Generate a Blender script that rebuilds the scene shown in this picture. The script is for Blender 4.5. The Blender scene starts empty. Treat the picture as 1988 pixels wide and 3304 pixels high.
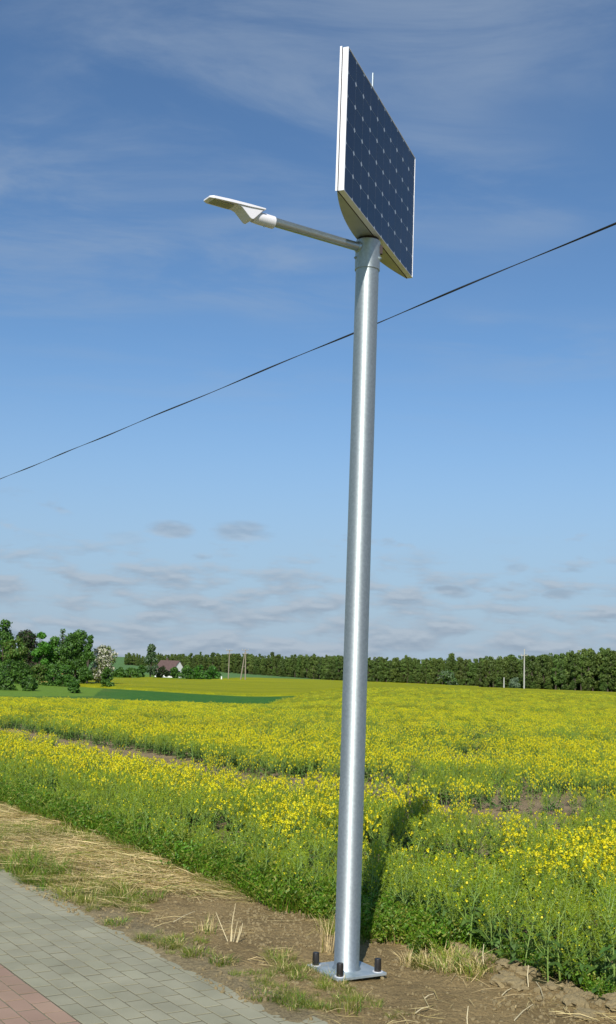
import bpy, math, random
import numpy as np
from mathutils import Vector, Matrix, Euler
R = math.radians
scene = bpy.context.scene
C = scene.collection

# ------------------------------------------------------------------ camera, sky, sun, exposure
CAM_H = 1.912
cam_d = bpy.data.cameras.new('camera'); cam = bpy.data.objects.new('camera', cam_d); C.objects.link(cam)
cam_d.sensor_fit = 'VERTICAL'; cam_d.sensor_height = 36.0; cam_d.sensor_width = 36.0
cam_d.lens = 3566.6/3304*36.0
cam_d.clip_start = 0.1; cam_d.clip_end = 6000
cam.matrix_world = Matrix.Translation((0, 0, CAM_H)) @ Matrix.Rotation(math.pi/2+0.1432, 4, 'X') @ Matrix.Rotation(0.0366, 4, 'Z')
scene.camera = cam
SUN_AZ, SUN_EL = 188.5, 37.0           # clockwise from +Y, where the sun stands
world = bpy.data.worlds.new('World'); scene.world = world; world.use_nodes = True
sun_d = bpy.data.lights.new('sun', 'SUN'); sun_d.energy = 4.8; sun_d.angle = R(0.5); sun_d.color = (1.0, 0.945, 0.86)
sun = bpy.data.objects.new('sun', sun_d); C.objects.link(sun)
sv = Vector((math.sin(R(SUN_AZ))*math.cos(R(SUN_EL)), math.cos(R(SUN_AZ))*math.cos(R(SUN_EL)), math.sin(R(SUN_EL))))
sun.rotation_euler = (-sv).to_track_quat('-Z', 'Y').to_euler(); sun.location = (0, 0, 30)
scene.view_settings.view_transform = 'Standard'; scene.view_settings.look = 'None'
scene.view_settings.exposure = 0.0; scene.view_settings.gamma = 1.0; scene.view_settings.use_curve_mapping = False

def nn(nt, kind, **kw):
    n = nt.nodes.new(kind)
    for k, v in kw.items():
        if k.startswith('i_'):
            key = k[2:]
            n.inputs[int(key) if key.isdigit() else key.replace('_', ' ')].default_value = v
        else: setattr(n, k, v)
    return n
def build_world():
    nt = world.node_tree; nt.nodes.clear(); L = nt.links.new
    out = nn(nt, 'ShaderNodeOutputWorld'); bg = nn(nt, 'ShaderNodeBackground'); bg.inputs[1].default_value = 0.107
    sky = nn(nt, 'ShaderNodeTexSky', sky_type='NISHITA', sun_disc=False, sun_elevation=R(SUN_EL), sun_rotation=R(SUN_AZ))
    sky.air_density = 1.0; sky.dust_density = 0.35; sky.ozone_density = 2.2; sky.altitude = 100
    tc = nn(nt, 'ShaderNodeTexCoord'); sep = nn(nt, 'ShaderNodeSeparateXYZ'); L(tc.outputs['Generated'], sep.inputs[0])
    def math_(op, a, b=None, clamp=False):
        m = nn(nt, 'ShaderNodeMath', operation=op, use_clamp=clamp)
        for i, v in enumerate((a, b)):
            if v is None: continue
            if isinstance(v, (int, float)): m.inputs[i].default_value = v
            else: L(v, m.inputs[i])
        return m.outputs[0]
    tint = nn(nt, 'ShaderNodeMix', data_type='RGBA', blend_type='MULTIPLY'); tint.inputs[0].default_value = 1.0; L(sky.outputs[0], tint.inputs[6]); tint.inputs[7].default_value = (.75, .95, 1.10, 1)
    hz = nn(nt, 'ShaderNodeMapRange', interpolation_type='SMOOTHSTEP'); hz.inputs[1].default_value = -.02; hz.inputs[2].default_value = .30; hz.inputs[3].default_value = .90; hz.inputs[4].default_value = 0; L(sep.outputs[2], hz.inputs[0])
    skyc = nn(nt, 'ShaderNodeMix', data_type='RGBA'); L(hz.outputs[0], skyc.inputs[0]); L(tint.outputs[2], skyc.inputs[6]); skyc.inputs[7].default_value = (3.15, 4.1, 5.5, 1)
    zc = math_('MAXIMUM', sep.outputs[2], 0.01)
    px = math_('DIVIDE', sep.outputs[0], zc); py = math_('DIVIDE', sep.outputs[1], zc)
    # high thin cirrus: noise on a flat layer far overhead
    cv = nn(nt, 'ShaderNodeCombineXYZ'); L(px, cv.inputs[0]); L(py, cv.inputs[1])
    mp = nn(nt, 'ShaderNodeMapping'); mp.inputs['Rotation'].default_value = (0, 0, R(-62)); mp.inputs['Scale'].default_value = (0.95, 1.7, 1); mp.inputs['Location'].default_value = (1.2, 0.3, 0)
    L(cv.outputs[0], mp.inputs[0])
    n1 = nn(nt, 'ShaderNodeTexNoise'); n1.inputs['Scale'].default_value = 1.7; n1.inputs['Detail'].default_value = 12; n1.inputs['Roughness'].default_value = 0.60; n1.inputs['Distortion'].default_value = 0.5
    L(mp.outputs[0], n1.inputs['Vector'])
    mp2 = nn(nt, 'ShaderNodeMapping'); mp2.inputs['Location'].default_value = (0.33, 2.4, 0); L(cv.outputs[0], mp2.inputs[0])
    n2 = nn(nt, 'ShaderNodeTexNoise'); n2.inputs['Scale'].default_value = 0.75; n2.inputs['Detail'].default_value = 3; L(mp2.outputs[0], n2.inputs['Vector'])
    r1 = nn(nt, 'ShaderNodeMapRange', interpolation_type='SMOOTHSTEP'); r1.inputs[1].default_value = 0.36; r1.inputs[2].default_value = 0.72; L(n1.outputs[0], r1.inputs[0])
    r2 = nn(nt, 'ShaderNodeMapRange', interpolation_type='SMOOTHSTEP'); r2.inputs[1].default_value = 0.36; r2.inputs[2].default_value = 0.56; L(n2.outputs[0], r2.inputs[0])
    hi = nn(nt, 'ShaderNodeMapRange', interpolation_type='SMOOTHSTEP'); hi.inputs[1].default_value = 0.16; hi.inputs[2].default_value = 0.42; L(sep.outputs[2], hi.inputs[0])
    cir = math_('MULTIPLY', math_('MULTIPLY', r1.outputs[0], r2.outputs[0]), hi.outputs[0])
    cir = math_('MULTIPLY', cir, 0.50)
    # low flat cumulus near the horizon: azimuth / elevation noise
    az = math_('ARCTAN2', sep.outputs[0], sep.outputs[1]); el = math_('ARCSINE', sep.outputs[2])
    def puff(sa, se, scale, lo, hi_, det, off, bias=0.0):
        c = nn(nt, 'ShaderNodeCombineXYZ'); L(math_('MULTIPLY', az, sa), c.inputs[0]); L(math_('MULTIPLY', el, se), c.inputs[1]); c.inputs[2].default_value = off
        n = nn(nt, 'ShaderNodeTexNoise'); n.inputs['Scale'].default_value = scale; n.inputs['Detail'].default_value = det; n.inputs['Roughness'].default_value = 0.52; L(c.outputs[0], n.inputs['Vector'])
        r = nn(nt, 'ShaderNodeMapRange', interpolation_type='SMOOTHSTEP'); r.inputs[1].default_value = lo; r.inputs[2].default_value = hi_; L(math_('ADD', n.outputs[0], math_('MULTIPLY', math_('SUBTRACT', R(4.0), el), bias)), r.inputs[0])
        return n.outputs[0], r.outputs[0]
    def band(a, b, c, d):
        x = nn(nt, 'ShaderNodeMapRange', interpolation_type='SMOOTHSTEP'); x.inputs[1].default_value = R(a); x.inputs[2].default_value = R(b); L(el, x.inputs[0])
        y = nn(nt, 'ShaderNodeMapRange', interpolation_type='SMOOTHSTEP'); y.inputs[1].default_value = R(c); y.inputs[2].default_value = R(d); y.inputs[3].default_value = 1; y.inputs[4].default_value = 0; L(el, y.inputs[0])
        return math_('MULTIPLY', x.outputs[0], y.outputs[0])
    f1, p1 = puff(22, 78, 1.0, 0.40, 0.66, 4, 4.7, 2.2)
    low = math_('MULTIPLY', p1, band(-3, 0.2, 4.2, 8.0))
    f2, p2 = puff(17, 46, 1.0, 0.58, 0.74, 4, 11.3)
    mid = math_('MULTIPLY', p2, band(2.5, 5.0, 7.0, 9.5)); mid = math_('MULTIPLY', mid, 0.75)
    for (pa, pe, wa, we, am) in ((-6.9, 6.95, 1.05, .42, .8), (-3.7, 7.0, 1.35, .62, .7), (-9.3, 6.4, .9, .3, .3), (7.6, 4.4, 1.2, .34, .9), (10.4, 4.5, 1.3, .42, .9), (12.9, 4.25, 1.2, .4, .8), (11.0, 5.6, .6, .22, .45)):
        dx = math_('DIVIDE', math_('SUBTRACT', az, R(pa)), R(wa)); dy = math_('DIVIDE', math_('SUBTRACT', el, R(pe)), R(we))
        rr_ = math_('SQRT', math_('ADD', math_('MULTIPLY', dx, dx), math_('MULTIPLY', dy, dy)))
        rr_ = math_('ADD', rr_, math_('MULTIPLY', math_('SUBTRACT', f2, .5), 3.2))
        g_ = nn(nt, 'ShaderNodeMapRange', interpolation_type='SMOOTHSTEP'); g_.inputs[1].default_value = .25; g_.inputs[2].default_value = 1.25; g_.inputs[3].default_value = am; g_.inputs[4].default_value = 0; L(rr_, g_.inputs[0])
        mid = math_('MAXIMUM', mid, g_.outputs[0])
    lowm = math_('MULTIPLY', math_('MAXIMUM', low, mid), 0.80)
    # grey bellies, pale tops
    shade = nn(nt, 'ShaderNodeMix', data_type='RGBA'); shade.inputs[6].default_value = (4.1, 4.75, 5.5, 1); shade.inputs[7].default_value = (2.75, 3.45, 4.35, 1)
    c2 = nn(nt, 'ShaderNodeCombineXYZ'); L(math_('MULTIPLY', az, 22), c2.inputs[0]); L(math_('ADD', math_('MULTIPLY', el, 78), 0.30), c2.inputs[1]); c2.inputs[2].default_value = 4.7
    n3 = nn(nt, 'ShaderNodeTexNoise'); n3.inputs['Scale'].default_value = 1.0; n3.inputs['Detail'].default_value = 4; n3.inputs['Roughness'].default_value = 0.52; L(c2.outputs[0], n3.inputs['Vector'])
    df = math_('MULTIPLY', math_('SUBTRACT', n3.outputs[0], f1), 4.5); df = math_('ADD', df, 0.5, True); L(df, shade.inputs[0])
    mx1 = nn(nt, 'ShaderNodeMix', data_type='RGBA'); L(cir, mx1.inputs[0]); L(skyc.outputs[2], mx1.inputs[6]); mx1.inputs[7].default_value = (3.3, 4.1, 5.2, 1)
    mx2 = nn(nt, 'ShaderNodeMix', data_type='RGBA'); L(lowm, mx2.inputs[0]); L(mx1.outputs[2], mx2.inputs[6]); L(shade.outputs[2], mx2.inputs[7])
    L(mx2.outputs[2], bg.inputs[0]); L(bg.outputs[0], out.inputs[0])
build_world()

# ------------------------------------------------------------------ helpers
rng = random.Random(7)
D_ = np.array([-.55, .835]); N_ = np.array([.835, .55])       # along the path / across it towards the field
def xy(s, t): return (D_[0]*s+N_[0]*t, D_[1]*s+N_[1]*t)
def hash2(ix, iy, seed):
    h = (ix.astype(np.int64)*374761393 + iy.astype(np.int64)*668265263 + seed*1442695041) & 0xffffffff
    h = ((h ^ (h >> 13))*1274126177) & 0xffffffff
    return ((h ^ (h >> 16)) & 0xffffff)/float(0xffffff)
def noise(x, y, seed=0):
    x = np.asarray(x, float); y = np.asarray(y, float)
    ix = np.floor(x).astype(int); iy = np.floor(y).astype(int); fx = x-ix; fy = y-iy
    fx = fx*fx*(3-2*fx); fy = fy*fy*(3-2*fy)
    a = hash2(ix, iy, seed); b = hash2(ix+1, iy, seed); c = hash2(ix, iy+1, seed); d = hash2(ix+1, iy+1, seed)
    return (a*(1-fx)+b*fx)*(1-fy)+(c*(1-fx)+d*fx)*fy
def fbm(x, y, seed=0, octs=4):
    v = 0; a = .5; s = 0
    for o in range(octs):
        v = v+a*noise(np.asarray(x)*2**o, np.asarray(y)*2**o, seed+o*17); s += a; a *= .5
    return v/s
def sst(a, b, x): x = np.clip((np.asarray(x, float)-a)/(b-a), 0, 1); return x*x*(3-2*x)
def profile(pts):
    lr = np.linspace(0, math.log(4000), 800); v = np.interp(lr, [math.log(max(p[0], 1)) for p in pts], [p[1] for p in pts])
    k = np.ones(17)/17; v = np.convolve(np.pad(v, 8, 'edge'), k, 'valid')
    return lr, v
PL = profile([(1, 0), (14, 0), (24, -.10), (45, -.32), (70, -.72), (92, -1.45), (118, -2.6), (140, -2.8), (165, -2.5), (190, -2.25), (215, -2.1), (280, -2.0), (340, -1.5), (450, -1.2), (700, 3.6), (1000, 9), (4000, 9)])
PR = profile([(1, 0), (20, -.05), (60, -.25), (100, -.40), (200, -.50), (262, -.45), (400, -1.3), (700, -1), (1000, 4), (4000, 4)])
def ground_z(x, y):
    x = np.asarray(x, float); y = np.asarray(y, float)
    r = np.maximum(np.hypot(x, y), 1.0); az = np.degrees(np.arctan2(x, y)); lr = np.log(r)
    w = 1-sst(-3.5, 6.5, az); w = np.where(np.abs(az) > 60, .3, w)
    z = w*np.interp(lr, *PL)+(1-w)*np.interp(lr, *PR)
    s = D_[0]*x+D_[1]*y; t = N_[0]*x+N_[1]*y
    near = 1-sst(18, 40, r)
    edge = 3.70-.16*(fbm(s*1.6, t*0+3, 5)-.35)-.10*(1-sst(7.6, 9.2, s))
    ver = .02+.035*(fbm(s*1.1, t*1.1, 9)-.5)+.02*(fbm(s*5, t*5, 11)-.5)
    ver = ver+.05*sst(8.8, 9.8, s)*(fbm(s*1.4, t*2.2, 31)-.3)*sst(3.9, 4.3, t)
    # lumpy ridge of turned soil along the crop edge
    ver = ver+.10*np.exp(-((t-5.42-.05*np.sin(s*2))/.16)**2)*(fbm(s*3.2, t*3.2, 41))*(1-sst(6.4, 7.4, s))
    loc = np.where(t < edge, np.maximum(-.07, .012-(edge-t)*.22), .012+(ver-.012)*sst(0, .18, t-edge))
    loc = np.where(t > 5.3, loc*(1-sst(5.5, 6.5, t))-.04*np.clip(t-5.3, 0, 3.2), loc)
    other = sst(-.9, -1.6, t) if False else 1-sst(-1.6, -.8, t)
    loc = loc*(1-other)+.02*other
    loc = loc+np.where(t > 6, .05*(fbm(s*1.2, t*1.2, 19)-.5), 0)
    far = np.where(r > 30, .12*(fbm(x*.05, y*.05, 23)-.5)*sst(30, 80, r), 0)
    return z+loc*near+far
def gz(x, y): return float(ground_z(np.array([x]), np.array([y]))[0])
XPX = [0, 485, 738, 1000, 1240, 1692, 1950]; XAZ = [-15.05, -7.75, -3.78, .4, 4.2, 11.25, 15.15]
def az_of(xpx): return float(np.interp(xpx, XPX, XAZ)) if 0 <= xpx <= 1950 else (-15.05+(xpx)*.01505 if xpx < 0 else 15.15+(xpx-1950)*.0152)
def polar(azd, r): return r*math.sin(R(azd)), r*math.cos(R(azd))
def el_of(xpx, ypx): return math.atan(((2165+.0366*(xpx-994))-ypx)/3567)

class MB:
    def __init__(s): s.v = []; s.f = []; s.m = []
    def add(s, vs, fs, m=0):
        o = len(s.v); s.v.extend([tuple(p) for p in vs]); s.f.extend([tuple(i+o for i in f) for f in fs]); s.m.extend([m]*len(fs))
    def box(s, c, d, m=0, rot=None):
        x, y, z = d[0]/2, d[1]/2, d[2]/2
        vs = [Vector((i*x, j*y, k*z)) for k in (-1, 1) for j in (-1, 1) for i in (-1, 1)]
        if rot is not None: vs = [rot @ p for p in vs]
        s.add([p+Vector(c) for p in vs], [(0, 2, 3, 1), (4, 5, 7, 6), (0, 1, 5, 4), (2, 6, 7, 3), (1, 3, 7, 5), (0, 4, 6, 2)], m)
    def tube(s, pts, rad, n=8, m=0, caps=True, ref=None):
        pts = [Vector(p) for p in pts]; rings = []
        for i, p in enumerate(pts):
            d = (pts[min(i+1, len(pts)-1)]-pts[max(i-1, 0)]).normalized()
            rf = Vector(ref) if ref else (Vector((0, 0, 1)) if abs(d.z) < .9 else Vector((1, 0, 0)))
            a = d.cross(rf).normalized(); b = d.cross(a)
            r = rad[i] if isinstance(rad, (list, tuple)) else rad
            rings.append([p+(a*math.cos(2*math.pi*k/n)+b*math.sin(2*math.pi*k/n))*r for k in range(n)])
        o = [p for q in rings for p in q]; fs = []
        for i in range(len(pts)-1):
            for k in range(n):
                fs.append((i*n+k, i*n+(k+1) % n, (i+1)*n+(k+1) % n, (i+1)*n+k))
        if caps: fs.append(tuple(range(n))[::-1]); fs.append(tuple((len(pts)-1)*n+k for k in range(n)))
        s.add(o, fs, m)
    def ribbon(s, pts, w, side, m=0):
        vs = []; n = len(pts)
        for i, p in enumerate(pts):
            ww = w[i] if isinstance(w, (list, tuple)) else w
            p = Vector(p); vs += [p-side*ww*.5, p+side*ww*.5]
        s.add(vs, [(2*i, 2*i+1, 2*i+3, 2*i+2) for i in range(n-1)], m)
    def quad(s, c, a, b, m=0): s.add([c-a-b, c+a-b, c+a+b, c-a+b], [(0, 1, 2, 3)], m)
    def mesh(s, name, mats, smooth=False):
        me = bpy.data.meshes.new(name); me.from_pydata(s.v, [], s.f)
        for mt in (mats if isinstance(mats, (list, tuple)) else [mats]): me.materials.append(mt)
        if any(s.m): me.polygons.foreach_set('material_index', s.m)
        if smooth: me.polygons.foreach_set('use_smooth', [True]*len(me.polygons))
        me.update(); return me
def link(name, me, parent=None, loc=(0, 0, 0), rot=None, col=None):
    o = bpy.data.objects.new(name, me); (col or C).objects.link(o); o.location = loc
    if rot is not None: o.rotation_euler = rot
    if parent is not None: o.parent = parent
    return o
def tag(o, label=None, cat=None, group=None, kind=None):
    if label: o['label'] = label
    if cat: o['category'] = cat
    if group: o['group'] = group
    if kind: o['kind'] = kind
    return o
def empty(name, loc, rz=0):
    o = bpy.data.objects.new(name, None); C.objects.link(o); o.location = loc; o.rotation_euler = (0, 0, rz); o.empty_display_size = .2; return o
def sharp_smooth(o, ang=35):
    me = o.data; me.polygons.foreach_set('use_smooth', [True]*len(me.polygons))
    try: me.set_sharp_from_angle(angle=R(ang))
    except Exception: pass
def bevel(o, w, seg=2):
    m = o.modifiers.new('bevel', 'BEVEL'); m.width = w; m.segments = seg; m.limit_method = 'ANGLE'; m.angle_limit = R(30); return o

# ------------------------------------------------------------------ materials
def mat(name, col, rough=.6, metal=0.0, var=None, scale=5.0, bump=0.0, bscale=None, trans=0.0, coat=0.0, spec=.5, rvar=0.0, objrand=0.0, det=5, stretch=None, coords='Object', bdist=.02):
    m = bpy.data.materials.new(name); m.use_nodes = True; nt = m.node_tree; L = nt.links.new
    b = nt.nodes['Principled BSDF']; out = nt.nodes['Material Output']
    b.inputs['Roughness'].default_value = rough; b.inputs['Metallic'].default_value = metal
    b.inputs['Specular IOR Level'].default_value = spec; b.inputs['Coat Weight'].default_value = coat; b.inputs['Coat Roughness'].default_value = .06
    cs = None
    vec = None
    if var is not None or bump or rvar:
        vec = nn(nt, 'ShaderNodeNewGeometry').outputs['Position'] if coords == 'pos' else nn(nt, 'ShaderNodeTexCoord').outputs[coords]
        if stretch:
            mp = nn(nt, 'ShaderNodeMapping'); mp.inputs['Scale'].default_value = stretch; L(vec, mp.inputs[0]); vec = mp.outputs[0]
    rgb = nn(nt, 'ShaderNodeRGB'); rgb.outputs[0].default_value = (*col, 1); cs = rgb.outputs[0]
    if var is not None:
        n = nn(nt, 'ShaderNodeTexNoise'); n.inputs['Scale'].default_value = scale; n.inputs['Detail'].default_value = det; L(vec, n.inputs['Vector'])
        mr = nn(nt, 'ShaderNodeMapRange'); mr.inputs[1].default_value = .33; mr.inputs[2].default_value = .67; L(n.outputs[0], mr.inputs[0])
        mx = nn(nt, 'ShaderNodeMix', data_type='RGBA'); L(mr.outputs[0], mx.inputs[0]); L(cs, mx.inputs[6]); mx.inputs[7].default_value = (*var, 1); cs = mx.outputs[2]
        if rvar:
            m2 = nn(nt, 'ShaderNodeMapRange'); m2.inputs[1].default_value = .3; m2.inputs[2].default_value = .7; m2.inputs[3].default_value = rough-rvar; m2.inputs[4].default_value = rough+rvar; L(n.outputs[0], m2.inputs[0]); L(m2.outputs[0], b.inputs['Roughness'])
    if objrand:
        oi = nn(nt, 'ShaderNodeObjectInfo'); mr = nn(nt, 'ShaderNodeMapRange'); mr.inputs[3].default_value = 1-objrand; mr.inputs[4].default_value = 1+objrand; L(oi.outputs['Random'], mr.inputs[0])
        hs = nn(nt, 'ShaderNodeHueSaturation'); L(cs, hs.inputs['Color']); L(mr.outputs[0], hs.inputs['Value'])
        m3 = nn(nt, 'ShaderNodeMath', operation='MULTIPLY_ADD'); m3.inputs[1].default_value = objrand*.10; m3.inputs[2].default_value = .5-objrand*.05
        fr = nn(nt, 'ShaderNodeMath', operation='FRACT'); m4 = nn(nt, 'ShaderNodeMath', operation='MULTIPLY'); m4.inputs[1].default_value = 7.31; L(oi.outputs['Random'], m4.inputs[0]); L(m4.outputs[0], fr.inputs[0]); L(fr.outputs[0], m3.inputs[0]); L(m3.outputs[0], hs.inputs['Hue'])
        cs = hs.outputs[0]
    L(cs, b.inputs['Base Color'])
    if bump:
        nb = nn(nt, 'ShaderNodeTexNoise'); nb.inputs['Scale'].default_value = bscale or scale*2; nb.inputs['Detail'].default_value = 6; L(vec, nb.inputs['Vector'])
        bp = nn(nt, 'ShaderNodeBump'); bp.inputs['Strength'].default_value = bump; bp.inputs['Distance'].default_value = bdist; L(nb.outputs[0], bp.inputs['Height']); L(bp.outputs[0], b.inputs['Normal'])
    if trans:
        tr = nn(nt, 'ShaderNodeBsdfTranslucent'); L(cs, tr.inputs[0]); ms = nn(nt, 'ShaderNodeMixShader'); ms.inputs[0].default_value = trans
        L(b.outputs[0], ms.inputs[1]); L(tr.outputs[0], ms.inputs[2]); L(ms.outputs[0], out.inputs[0])
    return m
M = {}
M['galv'] = mat('galvanised_steel', (.46, .52, .535), .43, .93, var=(.50, .56, .575), scale=60, rvar=.025, det=4)
def streaked(m, rough):      # drawn tube: highlight stretched along the tube
    nt = m.node_tree; b = nt.nodes['Principled BSDF']
    for l in list(b.inputs['Roughness'].links): nt.links.remove(l)
    b.inputs['Roughness'].default_value = rough; b.inputs['Anisotropic'].default_value = .72; b.inputs['Anisotropic Rotation'].default_value = .25
    tg = nn(nt, 'ShaderNodeTangent', direction_type='RADIAL', axis='Z'); nt.links.new(tg.outputs[0], b.inputs['Tangent']); return m
M['galv_pole'] = streaked(mat('galvanised_pole', (.54, .60, .615), .5, .90, var=(.64, .70, .715), scale=55, det=5), .645)
M['galv_plate'] = mat('galvanised_plate', (.34, .42, .46), .5, .55, var=(.5, .56, .58), scale=14, bump=.1, bscale=60, bdist=.003)
M['galv_dull'] = mat('dull_zinc_sheet', (.42, .43, .38), .5, .6, var=(.52, .52, .44), scale=6, bdist=.003)
M['alu'] = mat('anodised_aluminium', (.80, .80, .82), .45, .25)
M['white_paint'] = mat('white_powder_coat', (.78, .77, .80), .38)
M['cap'] = mat('black_plastic_cap', (.018, .016, .015), .45)
M['gap_dark'] = mat('gap_shade_and_bracket', (.03, .014, .012), .7)  # shade of the open gaps put into a near-black colour; bracket shares it
M['cell'] = mat('silicon_cell', (.005, .014, .040), .35, 0.0, var=(.006, .018, .050), scale=3, coat=.18, spec=.2, objrand=.08)
M['backsheet'] = mat('white_backsheet', (.50, .54, .58), .4, coat=.3)
M['glass_led'] = mat('led_cover', (.30, .30, .26), .25)
M['stem'] = mat('rape_stem', (.24, .36, .08), .5, objrand=.15, trans=.15)
M['leaf'] = mat('rape_leaf', (.066, .145, .024), .48, var=(.11, .20, .03), scale=30, trans=.28, objrand=.2)
M['pod'] = mat('rape_pod', (.29, .39, .012), .5, trans=.35, objrand=.2)
M['petal'] = mat('rape_petal', (.86, .77, .008), .55, trans=.35, objrand=.12)
M['yleaf'] = mat('yellowed_leaf', (.52, .36, .09), .6, trans=.25)
M['grass'] = mat('verge_grass', (.125, .255, .012), .5, trans=.35, objrand=.3)
M['grass2'] = mat('olive_grass', (.25, .28, .035), .55, trans=.3, objrand=.25)
M['straw'] = mat('dry_straw', (.78, .63, .30), .55, trans=.2, objrand=.2)
M['straw2'] = mat('weathered_straw', (.50, .39, .15), .6, trans=.2, objrand=.2)
M['strawpale'] = mat('pale_straw', (.78, .68, .42), .5, trans=.15)
M['bark'] = mat('bark', (.08, .065, .045), .85, var=(.06, .045, .03), scale=8)
M['wood'] = mat('grey_pole_wood', (.30, .26, .20), .8, var=(.22, .19, .15), scale=9)
M['concrete'] = mat('concrete_pole', (.46, .45, .41), .8, var=(.38, .37, .34), scale=4)
M['cable'] = mat('black_cable', (.025, .025, .025), .5)
M['porcelain'] = mat('insulator', (.5, .48, .45), .3)
M['paver'] = mat('grey_paver', (.35, .335, .225), .9, var=(.275, .265, .175), scale=2.6, bump=.4, bscale=150, objrand=.07, bdist=.004, coords='pos')
M['redpaver'] = mat('red_paver', (.37, .245, .17), .9, var=(.31, .205, .14), scale=2.2, bump=.4, bscale=150, objrand=.08, bdist=.004, coords='pos')
M['joint'] = mat('joint_sand', (.135, .125, .08), .95, var=(.20, .185, .12), scale=6, bump=.3, bscale=80)
M['clod'] = mat('soil_clod', (.38, .30, .15), .95, var=(.28, .215, .105), scale=9, bump=.6, bscale=40)
M['wallwhite'] = mat('white_render', (.82, .80, .78), .8)
M['wallyellow'] = mat('yellow_render', (.75, .55, .2), .8)
M['roof'] = mat('brown_roof_tile', (.10, .062, .055), .8, var=(.13, .08, .07), scale=2)
M['dark'] = mat('window_glass', (.03, .035, .04), .1)
def leafmat(name, c, v): return mat(name, c, .6, var=v, scale=.55, trans=.22, objrand=.10, det=3)
M['lf_dark'] = leafmat('foliage_dark', (.032, .085, .012), (.055, .13, .018))
M['lf_mid'] = leafmat('foliage_mid', (.060, .155, .012), (.095, .21, .02))
M['lf_bright'] = leafmat('foliage_bright', (.060, .21, .012), (.09, .26, .02))
M['lf_olive'] = leafmat('foliage_olive', (.085, .135, .016), (.12, .17, .024))
M['lf_grey'] = leafmat('foliage_grey', (.11, .17, .09), (.16, .22, .12))
M['lf_copper'] = leafmat('foliage_copper', (.030, .026, .012), (.045, .045, .018))
M['blossom'] = leafmat('blossom', (.50, .49, .38), (.62, .60, .48))
M['forest'] = mat('forest_foliage', (.080, .135, .018), .65, var=(.120, .175, .030), scale=.2, trans=.2, objrand=.30, det=4)

# ground material: vertex colour of what grows or lies there, broken up by noise
def ground_material():
    m = bpy.data.materials.new('ground_soil_and_grass'); m.use_nodes = True; nt = m.node_tree; L = nt.links.new
    b = nt.nodes['Principled BSDF']; b.inputs['Roughness'].default_value = .95; b.inputs['Specular IOR Level'].default_value = .15
    at = nn(nt, 'ShaderNodeAttribute', attribute_name='zone'); tc = nn(nt, 'ShaderNodeTexCoord')
    n1 = nn(nt, 'ShaderNodeTexNoise'); n1.inputs['Scale'].default_value = 2.2; n1.inputs['Detail'].default_value = 9; n1.inputs['Roughness'].default_value = .68; L(tc.outputs['Object'], n1.inputs['Vector'])
    n2 = nn(nt, 'ShaderNodeTexNoise'); n2.inputs['Scale'].default_value = 45; n2.inputs['Detail'].default_value = 6; n2.inputs['Roughness'].default_value = .7; L(tc.outputs['Object'], n2.inputs['Vector'])
    r1 = nn(nt, 'ShaderNodeMapRange'); r1.inputs[1].default_value = .3; r1.inputs[2].default_value = .7; r1.inputs[3].default_value = .72; r1.inputs[4].default_value = 1.25; L(n1.outputs[0], r1.inputs[0])
    r2 = nn(nt, 'ShaderNodeMapRange'); r2.inputs[1].default_value = .3; r2.inputs[2].default_value = .7; r2.inputs[3].default_value = .58; r2.inputs[4].default_value = 1.32; L(n2.outputs[0], r2.inputs[0])
    mm = nn(nt, 'ShaderNodeMath', operation='MULTIPLY'); L(r1.outputs[0], mm.inputs[0]); L(r2.outputs[0], mm.inputs[1])
    vm = nn(nt, 'ShaderNodeVectorMath', operation='SCALE'); L(at.outputs['Color'], vm.inputs[0]); L(mm.outputs[0], vm.inputs['Scale']); L(vm.outputs[0], b.inputs['Base Color'])
    n3 = nn(nt, 'ShaderNodeTexNoise'); n3.inputs['Scale'].default_value = 17; n3.inputs['Detail'].default_value = 10; n3.inputs['Roughness'].default_value = .72; L(tc.outputs['Object'], n3.inputs['Vector'])
    bp = nn(nt, 'ShaderNodeBump'); bp.inputs['Strength'].default_value = .9; bp.inputs['Distance'].default_value = .06; L(n3.outputs[0], bp.inputs['Height']); L(bp.outputs[0], b.inputs['Normal'])
    return m

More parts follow.
